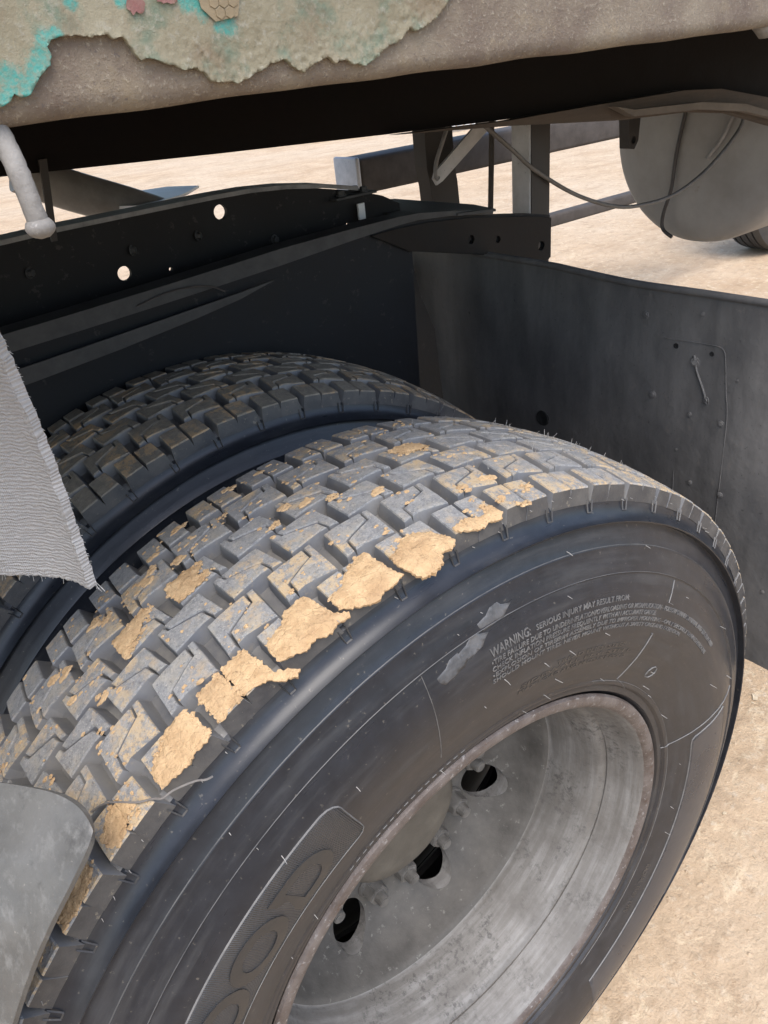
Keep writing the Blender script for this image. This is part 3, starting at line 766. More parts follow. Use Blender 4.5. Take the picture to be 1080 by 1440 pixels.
for (cx, cz, rx, rz) in ((-.1800, .8772, .0045, .0035), (-.1650, .8795, .0050, .0030)):
    o2 = rough_line([(cx+rx*math.cos(t), cz+rz*math.sin(t)) for t in [i*.7 for i in range(9)]], .0012, .0012, cx)
    P, Fc, nb = cdt(o2, .0015); V = [(x, -.0026-.0003*random.random(), z) for x, z in P]
    ob("paint_scrap", fixn(mesh("paint_scrap", V, Fc, PINK, smooth=True)), rail)

def hook(xc, name="rope_hook"):
    bm = bmesh.new()
    me = tube("rope_hook", [(xc+.002, .016, .842), (xc+.0030, .007, .835), (xc+.0042, .002, .824), (xc+.0050, 0, .812), (xc+.0055, -.0005, .8)], .0048, HOOK, 16, radf=lambda t: 1.25-.3*min(1, t*2.2))
    bm.from_mesh(me)
    bmesh.ops.create_uvsphere(bm, u_segments=18, v_segments=12, radius=.0058, matrix=Matrix.Translation((xc+.0057, -.0008, .7985)) @ Matrix.Diagonal((1.12, 1.12, .8, 1)))
    # flared lug that welds the hook to the rail
    lug = bmesh.ops.create_cone(bm, cap_ends=True, segments=16, radius1=.006, radius2=.015, depth=.014, matrix=Matrix.Translation((xc-.000, .014, .8385)) @ Matrix.Rotation(R_(-12), 4, 'Y'))
    for f in bm.faces: f.smooth = True
    for v in bm.verts: v.co += v.normal*.0004*noise.noise(v.co*420)
    bm.to_mesh(me); bm.free(); return me
part("rope_hook", hook(-.2515), "grey knobbed rope hook at the left end of the rail")
part("rope_hook", hook(.3500), "grey knobbed rope hook at the right edge of the picture")

part("bed_side_panel", box(-1.6, 2.2, .004, .05, .994, 1.45, .004, "bed_side_panel", m_simple("old_green_bed_paint", (.10, .14, .09), (.18, .19, .13), 9, .65)))
for k in range(15): part("floor_plank", box(-1.6, 2.2, .075+k*.15, .075+k*.15+.146, .912, .942, .003, "floor_plank", WOODK))
for x in (-1.3, -.8, .85, 1.35, 1.9): part("bed_crossmember", box(x, x+.07, .066, 2.3, .846, .908, .004, "bed_crossmember", BLACK))
sill = [(-1.6, .905), (2.0, .905), (2.0, .70), (1.43, .690), (1.25, .725), (1.09, .742), (.86, .742), (.648, .745), (.396, .754), (.125, .766), (-.131, .779), (-.6, .799), (-1.6, .815)]
part("bed_sill", plate("bed_sill", sill, [], .06, lambda u, v, w: (u, .60+w, v), WOODK))
pk = [(.40, .7535), (.62, .7455), (.83, .7445), (1.08, .7420), (1.20, .733), (1.43, .6900), (1.47, .655), (1.43, .6400), (1.25, .685), (1.10, .704), (.90, .7135), (.62, .7380)]
part("bed_plank", plate("bed_plank", pk, [], .022, lambda u, v, w: (u, .574+w, v), WOOD), "warped brown plank under the bed")
pk2 = [(.85, .7235), (.90, .7135), (1.10, .704), (1.25, .685), (1.43, .640), (1.425, .632), (1.25, .672), (1.10, .692), (.9, .703)]
part("bed_plank", plate("bed_plank", [(u, v+.016) for u, v in pk2], [], .018, lambda u, v, w: (u, .548+w, v), m_simple("pale_plank", (.075, .06, .047), (.13, .108, .088), 12, .8)), "paler lower plank of the warped pair")
part("hanging_strap", plate("hanging_strap", [(-.088, .79), (-.079, .79), (-.0940, .705), (-.1010, .705)], [], .004, lambda u, v, w: (u, .592+w, v), BROWNK))

# ---- chassis plate beside the inner tyre, with round holes through it
ct = [(-1.4, .690), (-.13, .6945), (-.064, .6965), (.10, .6975), (.168, .6978), (.227, .6968), (.287, .6922), (.351, .6832), (.418, .6690), (.47, .6530), (.505, .635), (.50, .10), (-1.4, .10)]
hol = [circ(.0125, .6270, .0100), circ(.1745, .6795, .0105), circ(.395, .6210, .0035, 10), circ(.08, .618, .003, 10)]
part("chassis_rail", plate("chassis_rail", ct, hol, .008, lambda u, v, w: (u, .72+w, v), BLACK))
V, F = [], []
top = ct[:9]
for (u, v) in top: V += [(u, .712, v+.001), (u, .712, v+.007), (u, .760, v+.007), (u, .760, v+.001)]
for i in range(len(top)-1):
    for j in range(4): F.append((i*4+j, i*4+(j+1) % 4, i*4+4+(j+1) % 4, i*4+4+j))
part("chassis_flange", fixn(mesh("chassis_flange", V, F, m_simple("worn_flange_top", (.10, .098, .095), (.24, .235, .225), 30, .6, .3))))
part("axle", tube("axle", [(0, .45, 0), (0, 1.2, 0), (0, 1.95, 0)], .07, DARK, 20))
part('dark_gap_sheet', box(.40, .90, .870, .878, .0, .515, .002, 'dark_gap_sheet', ARCH))  # added dark sheet that stands in for the black shade beside the mudguard
# pale bracket bolted where the chassis plate dips
part("flange_bracket", box(.366, .446, .700, .760, .6625, .6665, .001, "flange_bracket", BLACKD))
part("bracket_tab", box(.410, .423, .706, .711, .626, .651, .001, "bracket_tab", WHITE))
bolt_bm = bmesh.new()
bmesh.ops.create_cone(bolt_bm, cap_ends=True, segments=16, radius1=.009, radius2=.0085, depth=.002, matrix=Matrix.Translation((0, 0, .001)))
bmesh.ops.create_cone(bolt_bm, cap_ends=True, segments=6, radius1=.0068, radius2=.0060, depth=.006, matrix=Matrix.Translation((0, 0, .005)))
bolt_me = bpy.data.meshes.new("bolt"); bolt_bm.to_mesh(bolt_me); bolt_bm.free(); bolt_me.materials.append(BLACKD)
for (x, y) in ((.385, .715), (.428, .712), (.425, .735)):
    o = ob("bolt", bolt_me, truck, (x, y, .6665+ZC))
for x in (-.30, -.11, .03, .13, .255):
    o = ob('bolt', bolt_me, truck, (x, .7195, .655-.03*(x > .2)+ZC), (R_(90), 0, random.random())); o.scale = (.8, .8, .8)
gus = [(.470, .9), (.60, .86), (.62, .66), (.60, .585), (.53, .600), (.47, .69)]
part("gusset_plate", plate("gusset_plate", gus, [], .004, lambda u, v, w: (u, v, .620+w-.06*(u-.5)), BLACKD))

# ---- wheel arch over the inner tyre
lip = [(-1.2, .560), (-.167, .5940), (-.093, .5970), (.021, .6025), (.11, .6072), (.201, .6125), (.327, .6215), (.408, .6260), (.45, .6265), (.524, .6200), (.61, .606), (.696, .592), (.76, .578)]
lin = lip+[(.76, .500), (.60, .541), (.44, .580), (.425, .05), (-1.2, .05)]
wa = part("wheel_arch", plate("wheel_arch", lin, [circ(.562, .5745, .008, 14), circ(.624, .5625, .0065, 14), circ(.752-.02, .5300, .0085, 14)], .004, lambda u, v, w: (u, .612+w, v), ARCH), "black sheet wheel arch over the inner tyre")
V, F = [], []
for (u, v) in lip[:-2]:
    k = 1-.75*max(0, min(1, (u-.2)/.35)); k = max(k, .32); V += [(u, .603, v), (u, .603, v+.022*k), (u, .635, v+.024*k), (u, .635, v)]
for i in range(len(lip)-3):
    for j in range(4): F.append((i*4+j, i*4+(j+1) % 4, i*4+4+(j+1) % 4, i*4+4+j))
ob("arch_lip", fixn(mesh("arch_lip", V, F, BLACKD)), wa)
tl = [(-1.2, .530), (-.17, .5755), (-.06, .5820), (.05, .5890), (.12, .5935), (.180, .5985), (.12, .5850), (.05, .5755), (-.06, .5640), (-.17, .5550), (-1.2, .505)]
ob("torn_strip", plate("torn_strip", tl, [], .003, lambda u, v, w: (u, .592+w, v), BLACKD), wa)
ob("end_plate", plate("end_plate", [(.36, .620), (.40, .621), (.47, .619), (.56, .6095), (.696, .587), (.757, .574), (.757, .505), (.735, .497), (.60, .543), (.43, .583)], [circ(.562, .5745, .0075, 14), circ(.624, .5625, .006, 14), circ(.732, .530, .0085, 14)], .003, lambda u, v, w: (u, .606+w, v), m_simple("rust_stained_black", (.006, .005, .0045), (.015, .0115, .009), 16, .75, spec=.25)), wa)
tube_w = tube("arch_wire", [(-.02, .600, .609), (.03, .598, .617), (.075, .596, .613), (.10, .594, .600)], .0011, CABLEB, 6)
ob("arch_wire", tube_w, wa)

# ---- mudguard sheet behind the tyres
fl_out = [(-.06, .540), (.09, .5375), (.30, .5350), (.46, .5400), (.64, .540), (.825, .535), (.80, .44), (.765, .38), (.758, .251), (.745, .10), (.74, -.02), (.4, -.025), (.01, -.015), (-.06, -.013)]
mg_out = [(y, z) for y, z in rough_line([(p_[0], p_[1]) for p_ in fl_out], .03, .0015, 2)]
P, Fc, nb = cdt(mg_out, .022)
def flx(y, z): return .600+.010*noise.noise(Vector((y*3.2, z*3.2, 2)))+.0035*noise.noise(Vector((y*13, z*9, 5)))
V = [(flx(y, z), y, z) for y, z in P]; k = len(V); V += [(flx(y, z)+.006, y, z) for y, z in P]
F = list(Fc)+[tuple(k+i for i in reversed(f)) for f in Fc]+[(i, (i+1) % nb, k+(i+1) % nb, k+i) for i in range(nb)]
mg = part("mudguard", fixn(smooth_by_angle(fixn(mesh("mudguard", V, F, FLAP)), 40)), "large dusty black mudguard sheet behind the dual tyres")
ob("rolled_edge", tube("rolled_edge", [(flx(y, z)+.001, y, z+.001) for y, z in ((-.06, .540), (.09, .5365), (.20, .536), (.30, .535), (.40, .538), (.46, .540), (.55, .5405), (.64, .540))], .0055, FLAP, 8), mg)
mbolt = bmesh.new()
bmesh.ops.create_cone(mbolt, cap_ends=True, segments=14, radius1=.0105, radius2=.0095, depth=.003, matrix=Matrix.Translation((0, 0, .0015)))
bmesh.ops.create_cone(mbolt, cap_ends=True, segments=6, radius1=.0068, radius2=.0062, depth=.006, matrix=Matrix.Translation((0, 0, .0055)))
mbolt_me = bpy.data.meshes.new("guard_bolt"); mbolt.to_mesh(mbolt_me); mbolt.free(); mbolt_me.materials.append(FLAP)
for (y, z, s) in ((.2787, .4951, 1.1), (.1919, .51, .6), (.1932, .4423, 1.35), (.1722, .3902, 1.2), (.2567, .3777, 1.1), (.1948, .3618, .8), (.1443, .3622, .9), (.1818, .2531, .8), (.1293, .2538, .9), (.043, .1233, .6), (.6604, .4309, .5), (.21, .30, .4), (.13, .43, .4)):
    o = ob("guard_bolt", mbolt_me, mg, (flx(y, z)-.0005, y, z), (random.uniform(-.1, .1), R_(-90), random.uniform(-.2, .2))); s *= .5; o.scale = (s, s, s*.5)
hole_me = revolve("guard_hole", [(-.0004, .0001), (-.0012, .009), (-.002, .0135), (.002, .015)], 20, False, [m_simple("hole_rim_black", (.004, .004, .004), (.008, .008, .008), 20, .9)], None, 40)
for (y, z, s) in ((.4806, .2715, 1.), (.2256, .4593, .28), (.1713, .4584, .24), (.42, .16, .3)):
    o = ob("guard_hole", hole_me, mg, (flx(y, z), y, z), (0, 0, R_(-90))); o.scale = (s, s, s)
V, F = [], []
pts = [(.2461, .4666), (.20, .4700), (.165, .471), (.1540, .466), (.1500, .45), (.1440, .41), (.1366, .3689), (.132, .26), (.13, .18)]
ob("pressed_rib", tube("pressed_rib", [(flx(y, z)-.0005, y, z) for y, z in pts], .0006, FLAP, 8), mg)
ob("pressed_rib", tube("pressed_rib", [(flx(y, z)+.0008, y, z) for y, z in ((.225, .45), (.222, .36), (.212, .27), (.208, .15), (.205, .05))], .0009, FLAP, 8), mg)
ob("strap_plate", tube("strap_plate", [(flx(y, z)-.0008, y, z) for y, z in ((.196, .452), (.190, .43), (.178, .405), (.170, .385))], .0018, FLAP, 8), mg)

# ---- torn belt hanging in front of the tyres, and the grey sheet below it
def cloth(name, fn, nu, nv, thick, mat, uvs=(1, 1)):
    V, F, uv = [], [], []
    for j in range(nv+1):
        for i in range(nu+1): V.append(Vector(fn(i/nu, j/nv))); uv.append((i/nu*uvs[0], j/nv*uvs[1]))
    me0 = mesh(name, V, [(j*(nu+1)+i, j*(nu+1)+i+1, (j+1)*(nu+1)+i+1, (j+1)*(nu+1)+i) for j in range(nv) for i in range(nu)], mat)
    N = [v.normal.copy() for v in me0.vertices]; bpy.data.meshes.remove(me0); k = len(V)
    VV = V+[v-n*thick for v, n in zip(V, N)]; w_ = nu+1
    for j in range(nv):
        for i in range(nu):
            a = j*w_+i; F.append((a, a+1, a+w_+1, a+w_)); F.append((k+a, k+a+w_, k+a+w_+1, k+a+1))
    for i in range(nu): F.append((i, k+i, k+i+1, i+1)); a = nv*w_+i; F.append((a, a+1, k+a+1, k+a))
    for j in range(nv): a = j*w_; F.append((a, a+w_, k+a+w_, k+a)); a = j*w_+nu; F.append((a, k+a, k+a+w_, a+w_))
    return fixn(smooth_by_angle(fixn(mesh(name, VV, F, mat, uv=uv+uv)), 50))
def belt(u, v):
    # u: 0 free edge .. 1 out to the left; v: 0 bottom .. 1 top
    bul = 0
    n = .0014*noise.noise(Vector((u*40, v*60, 1)))*(1 if u < .02 or v < .02 else .25)
    x = -.256-.30*u*.20-.10*u*u+n-.030*max(0, v-.25)**1.5; y = .118+.30*u*.40; z = .546+.32*v+.018*u*math.exp(-v*6)+n
    return (x+.004*math.sin(u*6+v*3), y+.006*math.sin(v*4), z)
bf = part("mud_flap", cloth("mud_flap", belt, 60, 90, .007, FAB, (1.0, 2.4)), "frayed pale woven belt hung as a mud flap")
V, F = [], []
for k in range(230):
    if k < 130: u, v, d = random.random()**1.5*.7, 0, Vector((random.uniform(-.4, .5), random.uniform(-.3, .3), -1))
    else: u, v, d = 0, random.random()*.95, Vector((.9, -.6, random.uniform(-.9, .2)))
    hair(Vector(belt(u, v))+Vector((0, .003, .001)), d, random.choice((.003, .004, .006, .010)) if k < 130 else random.choice((.0008, .0012, .002)), .00025)
o = ob("frayed_threads", mesh("frayed_threads", V, F, m_simple("pale_thread", (.45, .43, .40), (.6, .58, .54), 60, .9)), bf); o['kind'] = 'stuff'
def sheet(u, v):
    # u: 0 right edge .. 1 left; v: 0 top .. 1 down the curve
    K = Vector((-.3100, -.022, .4850)); e = Vector((-.100, 0.004, -.132)); d = Vector((-.046, .072, -.012))
    q = K+e*v*1.35+d*u*1.6; c = .030*math.sin(min(1, v*1.1)*math.pi)*.35
    q += Vector((-.79, 0, .61))*(c+.012*u)
    rc = .017*max(0, 1-v*3.4)**2*max(0, 1-u*2.4)**2      # rounded corner
    q += e.normalized()*rc*1.2+d.normalized()*rc*.6
    q += Vector((-.5, -.7, .5))*(.0035*noise.noise(Vector((u*3, v*4, 8)))-.010*max(0, 1-v*5)*(.3+.7*u))
    return tuple(q)
part("quarter_fender", cloth("quarter_fender", sheet, 40, 50, .005, SHEET), "grey stiff sheet curving over the front of the outer tyre")

part('fender_stay', tube('fender_stay', [(-.46, .05, .36), (-.50, .06, .47), (-.56, .065, .66), (-.58, .07, .86)], .008, BROWNK, 10))
# ---- tank, posts, guard rails and cables beyond the arch
tk = bmesh.new()
tank_me = revolve("air_tank", [(1.575, .0001), (1.577, .09), (1.584, .17), (1.594, .225), (1.604, .255), (1.618, .270), (1.64, .275), (2.5, .275), (2.53, .26), (2.56, .0001)], 96, False, [TANK], None, 35, fn=lambda x, y, z: (y, .862+x, .606+z))
tank = part("air_tank", tank_me, "pale grey round ended tank under the bed")
cp = [(.72, .735, .729), (.80, .74, .675), (.86, .74, .632), (.985, .74, .566), (1.12, .74, .520), (1.235, .74, .508), (1.33, .74, .513), (1.42, .74, .537), (1.49, .735, .575), (1.545, .73, .62), (1.56, .73, .65)]
part("hanging_cable", tube("hanging_cable", cp, .0042, m_simple('brown_cable_sheath', (.075, .068, .062), (.13, .12, .11), 40, .6), 10), "grey cable sagging in front of the tank")
part("brake_pipe", tube("brake_pipe", [(1.571, .895, .665), (1.571, .912, .56), (1.571, .918, .475), (1.571, .936, .41), (1.571, .934, .372), (1.571, .903, .352)], .0048, CABLEB, 10), "thin dark pipe down the face of the tank")
part("brake_pipe", tube("brake_pipe", [(1.571, .765, .65), (1.569, .785, .60), (1.567, .82, .553)], .0048, CABLE, 10), "short grey pipe behind the sagging cable")
part("tank_bracket", plate("tank_bracket", [(.0, .0), (.042, 0), (.050, -.02), (.046, -.082), (.032, -.10), (.012, -.096), (.004, -.03)], [circ(.027, -.078, .009, 12)], .03, lambda u, v, w: (1.40+u, .94+w, .690+v), BROWNK))
part("guard_post", box(.854, .911, .750, .800, -.10, .86, .003, "guard_post", GALV), "square grey post beside the chassis")
part("guard_post_face", box(.8565, .9085, .7475, .7496, -.09, .85, .0005, "guard_post_face", BROWNK))
pp = [(.790, .99, .86), (.793, .99, .64), (.800, .99, .60), (.815, .99, .40), (.82, .99, .1)]
V, F = [], []
for (x, y, z) in pp: V += [(x, y, z), (x+.078, y, z), (x+.078, y+.04, z), (x, y+.04, z)]
for i in range(4):
    for j in range(4): F.append((i*4+j, i*4+(j+1) % 4, i*4+4+(j+1) % 4, i*4+4+j))
part("bent_post", fixn(mesh("bent_post", V, F, BROWNK)), "dark bent post behind the arch")
part("brace_bar", plate("brace_bar", [(.95, .730), (.980, .712), (.812, .612), (.795, .606), (.786, .620), (.792, .632)], [circ(.800, .620, .004, 10)], .006, lambda u, v, w: (u, .962+w, v), GALV), "flat grey brace bar bolted to the bent post")
part("tie_rod", tube("tie_rod", [(.872, .87, .76), (.868, .87, .66), (.858, .87, .5), (.856, .87, .45)], .006, TUBE, 10))
part("brake_pipe", tube("brake_pipe", [(.835, .955, .73), (.812, .955, .69), (.792, .955, .655), (.786, .955, .628), (.792, .955, .618)], .0042, CABLE, 8), "thin pipe looping round the brace bar foot")
part("guard_rail", box(1.50, 4.2, 2.25, 2.40, .400, .530, .016, "guard_rail", TUBE), "upper side guard rail on the far side")
part("guard_rail_end", box(1.478, 1.499, 2.246, 2.405, .385, .536, .008, "guard_rail_end", GALV))
part("guard_rail", box(1.9, 4.2, 2.25, 2.32, .070, .125, .010, "guard_rail", TUBE), "lower side guard rail on the far side")
# far side fender: rounded bar with a pale flat top beside it
bar = tube("fender_bar", [(.10, 1.55, .72), (.20, 1.55, .665), (.33, 1.55, .605), (.43, 1.55, .555)], .045, m_simple('pale_bar_paint', (.24, .215, .195), (.36, .33, .30), 16, .5), 18)
part("fender_bar", bar, "rounded grey bar on the far side of the chassis")
part("fender_top", plate("fender_top", rough_line([(.33, 1.45), (.50, 1.60), (.60, 1.74), (.54, 1.82), (.43, 1.80), (.24, 1.58)], .05, .006, 4), [], .006, lambda u, v, w: (u, v, .606+w-.05*(u-.4)), m_simple("pale_grey_sheet", (.6, .61, .63), (.75, .76, .78), 10, .5)), "pale grey sheet on the far side fender")
# front wheel on the far side, seen small under the tank
simple_prof = [(.0, .29), (-.015, .33), (-.022, .39), (-.010, .45), (.006, .495), (.012, .52), (.03, .527), (.055, .529), (.057, .518), (.065, .518), (.067, .530), (.10, .531), (.102, .52), (.112, .52), (.114, .531), (.15, .531), (.152, .52), (.162, .52), (.164, .530), (.20, .528), (.202, .517), (.21, .517), (.212, .527), (.235, .522), (.25, .49), (.27, .45), (.283, .39), (.274, .33), (.26, .29)]
fwh = empty("wheel", (4.98, 2.28, ZC), truck); fwh['label'] = "front wheel on the far side under the tank"
ob("tyre", revolve("tyre", simple_prof, 96, False, [RUB], None, 32, fn=flat), fwh)
ob("rim", rim_me, fwh)

# ------------------------------------------------------------------ dried mud stuck to the tread
def mud_cake(pts, th, seed, name="mud_cake", rough=.0011, lift=.0008, seg=.0015):
    o2 = [(R_(t)*RM, y) for (t, y) in pts]; o2 = rough_line(o2, seg, rough*1.6, seed); P, Fc, n = cdt(o2, .0020)
    V = []
    for i, (s, y) in enumerate(P):
        d = 0 if i < n else edge_dist((s, y), o2)
        h = lift*.6+th*.75*min(1, .15+d/.006)+.0009*noise.noise(Vector((s*150, y*150, seed)))+.0008*noise.noise(Vector((s*420, y*420, seed)))+.0005*noise.noise(Vector((s*1100, y*1100, seed)))
        yy = max(y, .0130); over = max(0, .0130-y)
        V.append(pol(s, y, crown(yy)+h-over*.45))
    k = len(V)
    for (s, y) in P[:n]:
        yy = max(y, .0130); over = max(0, .0130-y); V.append(pol(s+.0002, y+.0012, crown(yy)-.0008-over*.55))
    F = list(Fc)+[(i, (i+1) % n, k+(i+1) % n, k+i) for i in range(n)]
    me = mesh(name, [v+Vector(O) for v in V], F, MUD, smooth=True); return smooth_by_angle(fixn(me), 60)
EDGES = []
def cake(pts, th, seed, label):
    EDGES.append(pts)
    tag(ob("mud_cake", mud_cake(pts, th, seed)), label, "mud", "dried mud stuck to the outer tyre tread")
cake([(122.3, .0135), (122.2, .030), (121.4, .036), (120.2, .037), (119.6, .044), (117.5, .0445), (117.05, .030), (116.95, .0135), (117.6, .0105), (118.6, .0122), (119.6, .0095), (120.8, .0115)], .0012, 1, "tan mud cake with a bare inner corner, lowest of the full shoulder cakes")
cake([(116.05, .0138), (115.95, .0445), (113.55, .0450), (113.45, .026), (113.5, .0136)], .0010, 2, "lower half of the tan mud cake that a straight sipe splits in two")
cake([(113.35, .0138), (113.40, .0450), (111.0, .0445), (110.7, .026), (110.5, .012), (109.6, .0060), (108.9, .0010), (109.5, -.0022), (110.6, .0030), (111.2, .0095), (112.2, .0128)], .0012, 13, "upper half of the split tan mud cake, a crumb trailing from its right corner")
cake([(109.75, .0136), (109.65, .0330), (107.6, .0375), (106.6, .0455), (104.6, .0450), (104.3, .032), (104.0, .0150), (103.0, .0090), (103.2, .0050), (104.4, .0065), (105.2, .0040), (106.4, .0085), (107.6, .0065), (108.8, .0105)], .0018, 3, "thick tan mud cake overhanging the shoulder below the largest one")
cake([(103.45, .0135), (103.3, .0270), (101.8, .0300), (101.0, .0380), (99.8, .0400), (99.2, .0450), (98.2, .0440), (97.9, .028), (97.7, .0120), (97.3, .0070), (98.6, .0040), (99.6, .0052), (100.4, .0010), (101.4, .0040), (102.6, .0085)], .0020, 4, "largest tan mud cake on the shoulder, pointed at its right end")
cake([(97.15, .0140), (97.0, .0260), (95.8, .0290), (95.0, .0350), (93.6, .0340), (92.4, .0260), (91.7, .0160), (91.3, .0080), (92.2, .0035), (93.2, .0050), (93.8, -.0020), (95.0, -.0050), (96.2, -.0030), (96.7, .0050)], .0020, 5, "tan mud cake hanging low over the shoulder edge, uppermost full cake")
cake([(90.7, .0135), (90.5, .0200), (89.6, .0175), (88.8, .0230), (87.9, .0165), (86.8, .0180), (86.0, .0260), (85.5, .0240), (85.3, .0100), (86.2, .0065), (87.2, .0090), (88.2, .0060), (89.4, .0090)], .0014, 6, "ragged mud crust along the shoulder edge right of the hanging cake")
cake([(128.0, .020), (127.6, .034), (126.2, .040), (125.2, .036), (124.6, .026), (125.6, .022), (126.4, .016), (127.4, .013)], .0006, 7, "thin curved mud patch on the shoulder block by the torn thread")
cake([(134.6, .016), (134.2, .034), (132.0, .042), (130.4, .036), (129.9, .022), (131.4, .016), (133.2, .0135)], .0006, 8, "square mud patch on the shoulder block beside the grey sheet")
cake([(112.4, .1588), (110.4, .1588), (109.3, .157), (108.6, .149), (109.4, .143), (108.6, .134), (109.8, .130), (111.2, .129), (112.3, .1295)], .0008, 9, "flaky mud patch in the middle row above the centre of the tread")
cake([(118.75, .1575), (116.6, .158), (114.6, .157), (114.3, .149), (115.4, .146), (116.2, .139), (117.2, .134), (117.8, .1285), (118.6, .1285)], .0008, 10, "long flaky mud patch in the middle row near the hanging belt")
cake([(86.5, .1525), (84.8, .1575), (83.2, .156), (82.0, .140), (83.6, .137), (85.4, .139)], .0014, 11, "thin lifted mud flake alone in the middle of the tread")
# many small crumbs and smears
V, F = [], []
def smear(th, y, r, seed, asp=1.6, h=.0009):
    n = 11; b = len(V); s0 = R_(th)*RM
    ring = []
    for i in range(n):
        t = 2*math.pi*i/n; q = r*(.65+.7*random.random()); ring.append((s0+q*math.cos(t)*asp, y+q*math.sin(t)))
    for (s, yy) in ring: V.append(pol(s, yy, crown(max(.013, yy))-.0002)+Vector(O))
    for (s, yy) in ring: V.append(pol(s0+(s-s0)*.72, y+(yy-y)*.72, crown(max(.013, yy))+h*random.uniform(.7, 1.5)+.0006)+Vector(O))
    V.append(pol(s0, y, crown(max(.013, y))+h*1.2+.0006)+Vector(O))
    for i in range(n):
        j = (i+1) % n; F.append((b+i, b+j, b+n+j, b+n+i)); F.append((b+n+i, b+n+j, b+2*n))
def on_block(a, y):
    for row in range(6):
        for hp in ROWS[row]:
            base = BASEA[row]; q = (a-base) % PITCH
            for aa in (q+base, q+base-PITCH, q+base-2*PITCH):
                ins = False; j = len(hp)-1
                for i in range(len(hp)):
                    if (hp[i][1] > y) != (hp[j][1] > y) and aa < (hp[j][0]-hp[i][0])*(y-hp[i][1])/(hp[j][1]-hp[i][1])+hp[i][0]: ins = not ins
                    j = i
                if ins: return True
    return False
big = [(113.15, .1867, .006), (111.8, .1973, .006), (109.8, .178, .006), (119.3, .2006, .008), (101, .2335, .006), (99.4, .146, .006), (97.45, .138, .007), (95.6, .124, .005), (92, .101, .006), (85.9, .054, .005), (82.3, .058, .006), (82.5, .012, .004), (121.8, .1185, .005), (107.5, .2255, .006),
       (101.5, .132, .004), (97.2, .23, .005), (123.8, .182, .006), (113.5, .19, .005), (125, .19, .007), (124, .145, .006), (104, .19, .004), (118, .19, .006), (84, .026, .004), (80, .03, .004), (139, .025, .007), (137.4, .03, .008), (143.6, .022, .007), (145.6, .028, .006), (111, .215, .005)]
for (t, y, r) in big:
    for k in range(7): smear(t+random.uniform(-.6, .6), y+random.uniform(-.004, .004), r*random.uniform(.15, .5), k, random.uniform(1.1, 2.2), .0005)
for pts in EDGES:
    for k in range(46):
        i = random.randrange(len(pts)); a, b = pts[i], pts[(i+1) % len(pts)]; t = random.random()
        th, y = a[0]+(b[0]-a[0])*t+random.gauss(0, .28), a[1]+(b[1]-a[1])*t+random.gauss(0, .0022)
        if y > .014 and on_block(th, y): smear(th, y, random.choice((.0006, .0009, .0013, .0018)), k, random.uniform(1, 1.8), .0004)
nsm = 0
while nsm < 420:
    t, y = random.uniform(78, 140), random.uniform(.016, .243)
    den = noise.noise(Vector((t*.35, y*30, 3)))
    if den < .02 or not on_block(t, y): continue
    smear(t, y, random.choice((.0006, .0008, .0011, .0016)), nsm, random.uniform(1, 2.2), .0002); nsm += 1
tag(ob("mud_crumbs", fixn(mesh("mud_crumbs", V, F, MUD))), "small crumbs and smears of dried mud over the tread blocks", "mud", None, "stuff")
# thread caught on the shoulder
tag(ob("torn_thread", tube("torn_thread", [tuple(pol(R_(a)*RM, y, crown(max(y, .012))+h)+Vector(O)) for a, y, h in ((127.6, .052, .0005), (126.2, .044, .002), (125.2, .034, .0008), (124.2, .022, .0018), (123.2, .0145, .001), (122.6, .008, .001), (121.6, .006, -.001), (120.2, .001, -.006), (119.6, -.003, -.009), (119.2, -.002, -.013))], .0008, m_simple("grey_thread", (.12, .11, .10), (.22, .2, .18), 60, .9), 6)), "grey torn thread dangling over the tyre shoulder", "thread")

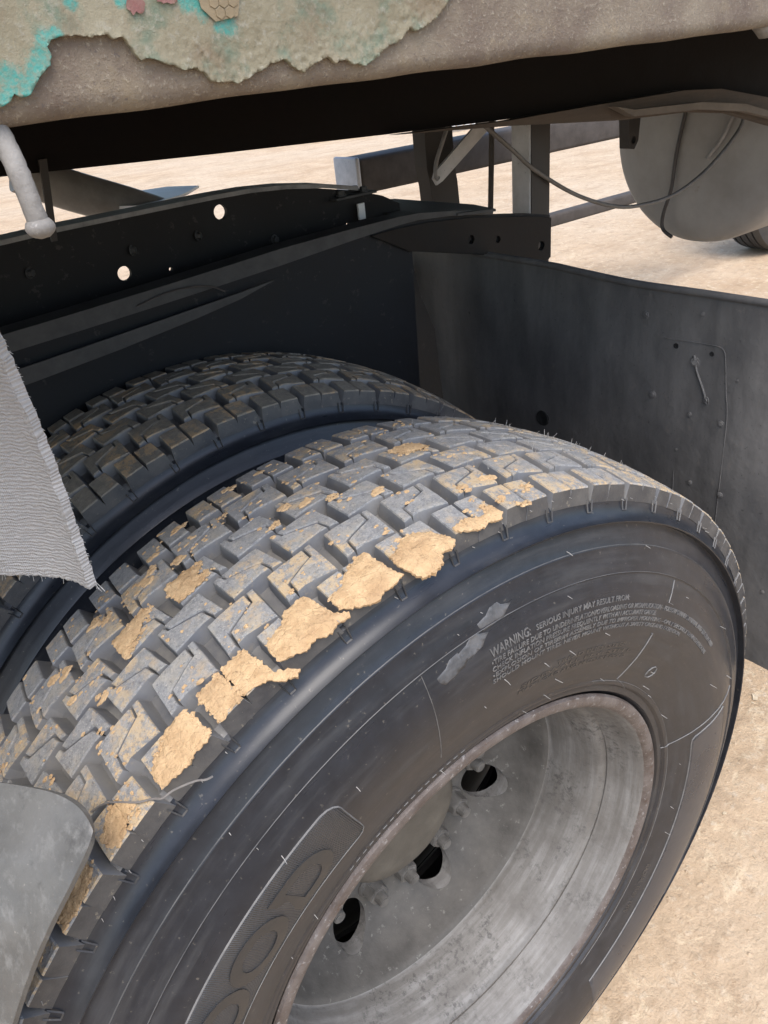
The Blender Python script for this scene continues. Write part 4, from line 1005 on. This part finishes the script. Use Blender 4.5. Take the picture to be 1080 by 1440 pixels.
# ------------------------------------------------------------------ loose bits on the ground and far things
V, F = [], []
LEAFM = m_simple("dry_leaf_bits", (.36, .27, .17), (.56, .46, .32), 40, .9)
for k in range(900):
    x, y = random.uniform(.1, 2.8), random.uniform(-.6, 1.4)
    if math.hypot(x, 0) < .3: continue
    r = random.choice((.002, .003, .004, .006)) if k < 850 else random.choice((.009, .013, .016)); a = random.uniform(0, 6.3); b = len(V); z = gz(x, y)+.001
    e = random.uniform(.25, .7); n = 8; hs = [random.uniform(0, .35) for _ in range(n)]
    for i in range(n):
        t = 2*math.pi*i/n; q = random.uniform(.6, 1.1); u, v = q*math.cos(t), q*e*math.sin(t)
        V.append((x+r*(u*math.cos(a)-v*math.sin(a)), y+r*(u*math.sin(a)+v*math.cos(a)), z+hs[i]*r))
    V.append((x, y, z+.3*r)); F += [(b+i, b+(i+1) % n, b+n) for i in range(n)]
tag(ob("leaf_litter", mesh("leaf_litter", V, F, LEAFM)), "pale dry chips and leaf scraps scattered on the sandy ground", "litter", None, "stuff")
V, F = [], []
for k in range(1300):
    x, y = (random.uniform(.1, 6), random.uniform(-.8, 5)) if k < 800 else (random.uniform(.2, 2.2), random.uniform(-.6, 1.0)); r = random.choice((.003, .005, .008)) if k < 800 else random.choice((.0015, .0025, .004)); b = len(V); z = gz(x, y)
    for i in range(5): t = 2*math.pi*i/5+random.random(); V.append((x+r*math.cos(t), y+r*math.sin(t), z-.001))
    V.append((x, y, z+r*.8))
    F += [(b+i, b+(i+1) % 5, b+5) for i in range(5)]
tag(ob("pebbles", mesh("pebbles", V, F, m_simple("sandy_pebble", (.33, .235, .145), (.47, .36, .245), 60, .9, .4))), "small pale pebbles lying on the sandy ground", "pebbles", None, "stuff")
def heap(name, loc, sx, sy, sz, mat, seed):
    bm = bmesh.new(); bmesh.ops.create_icosphere(bm, subdivisions=4, radius=1)
    for v in bm.verts:
        v.co = Vector((v.co.x*sx, v.co.y*sy, max(-.05, v.co.z)*sz))*(1+.22*noise.noise(v.co*1.7+Vector((seed, 0, 0)))+.06*noise.noise(v.co*6))
    me = bpy.data.meshes.new(name); bm.to_mesh(me); bm.free(); me.materials.append(mat); smooth_by_angle(me, 45); return ob(name, me, None, loc)
tag(heap("earth_mound", (10.6, 15.2, 0), 1.5, .8, .55, STONE, 3), "low pale mound of earth far beyond the truck", "mound")
pal = empty("white_pallet", (11.3, 12.2, 0)); tag(pal, "white slatted pallet standing far behind the guard rail", "pallet")
for k in range(7): ob("slat", box(k*.19-.6, k*.19-.48, -.02, .02, .05, 1.0, .004, "slat", WHITE), pal)
for z in (.15, .8): ob("cross_bar", box(-.65, .75, .022, .06, z, z+.1, .004, "cross_bar", WHITE), pal)
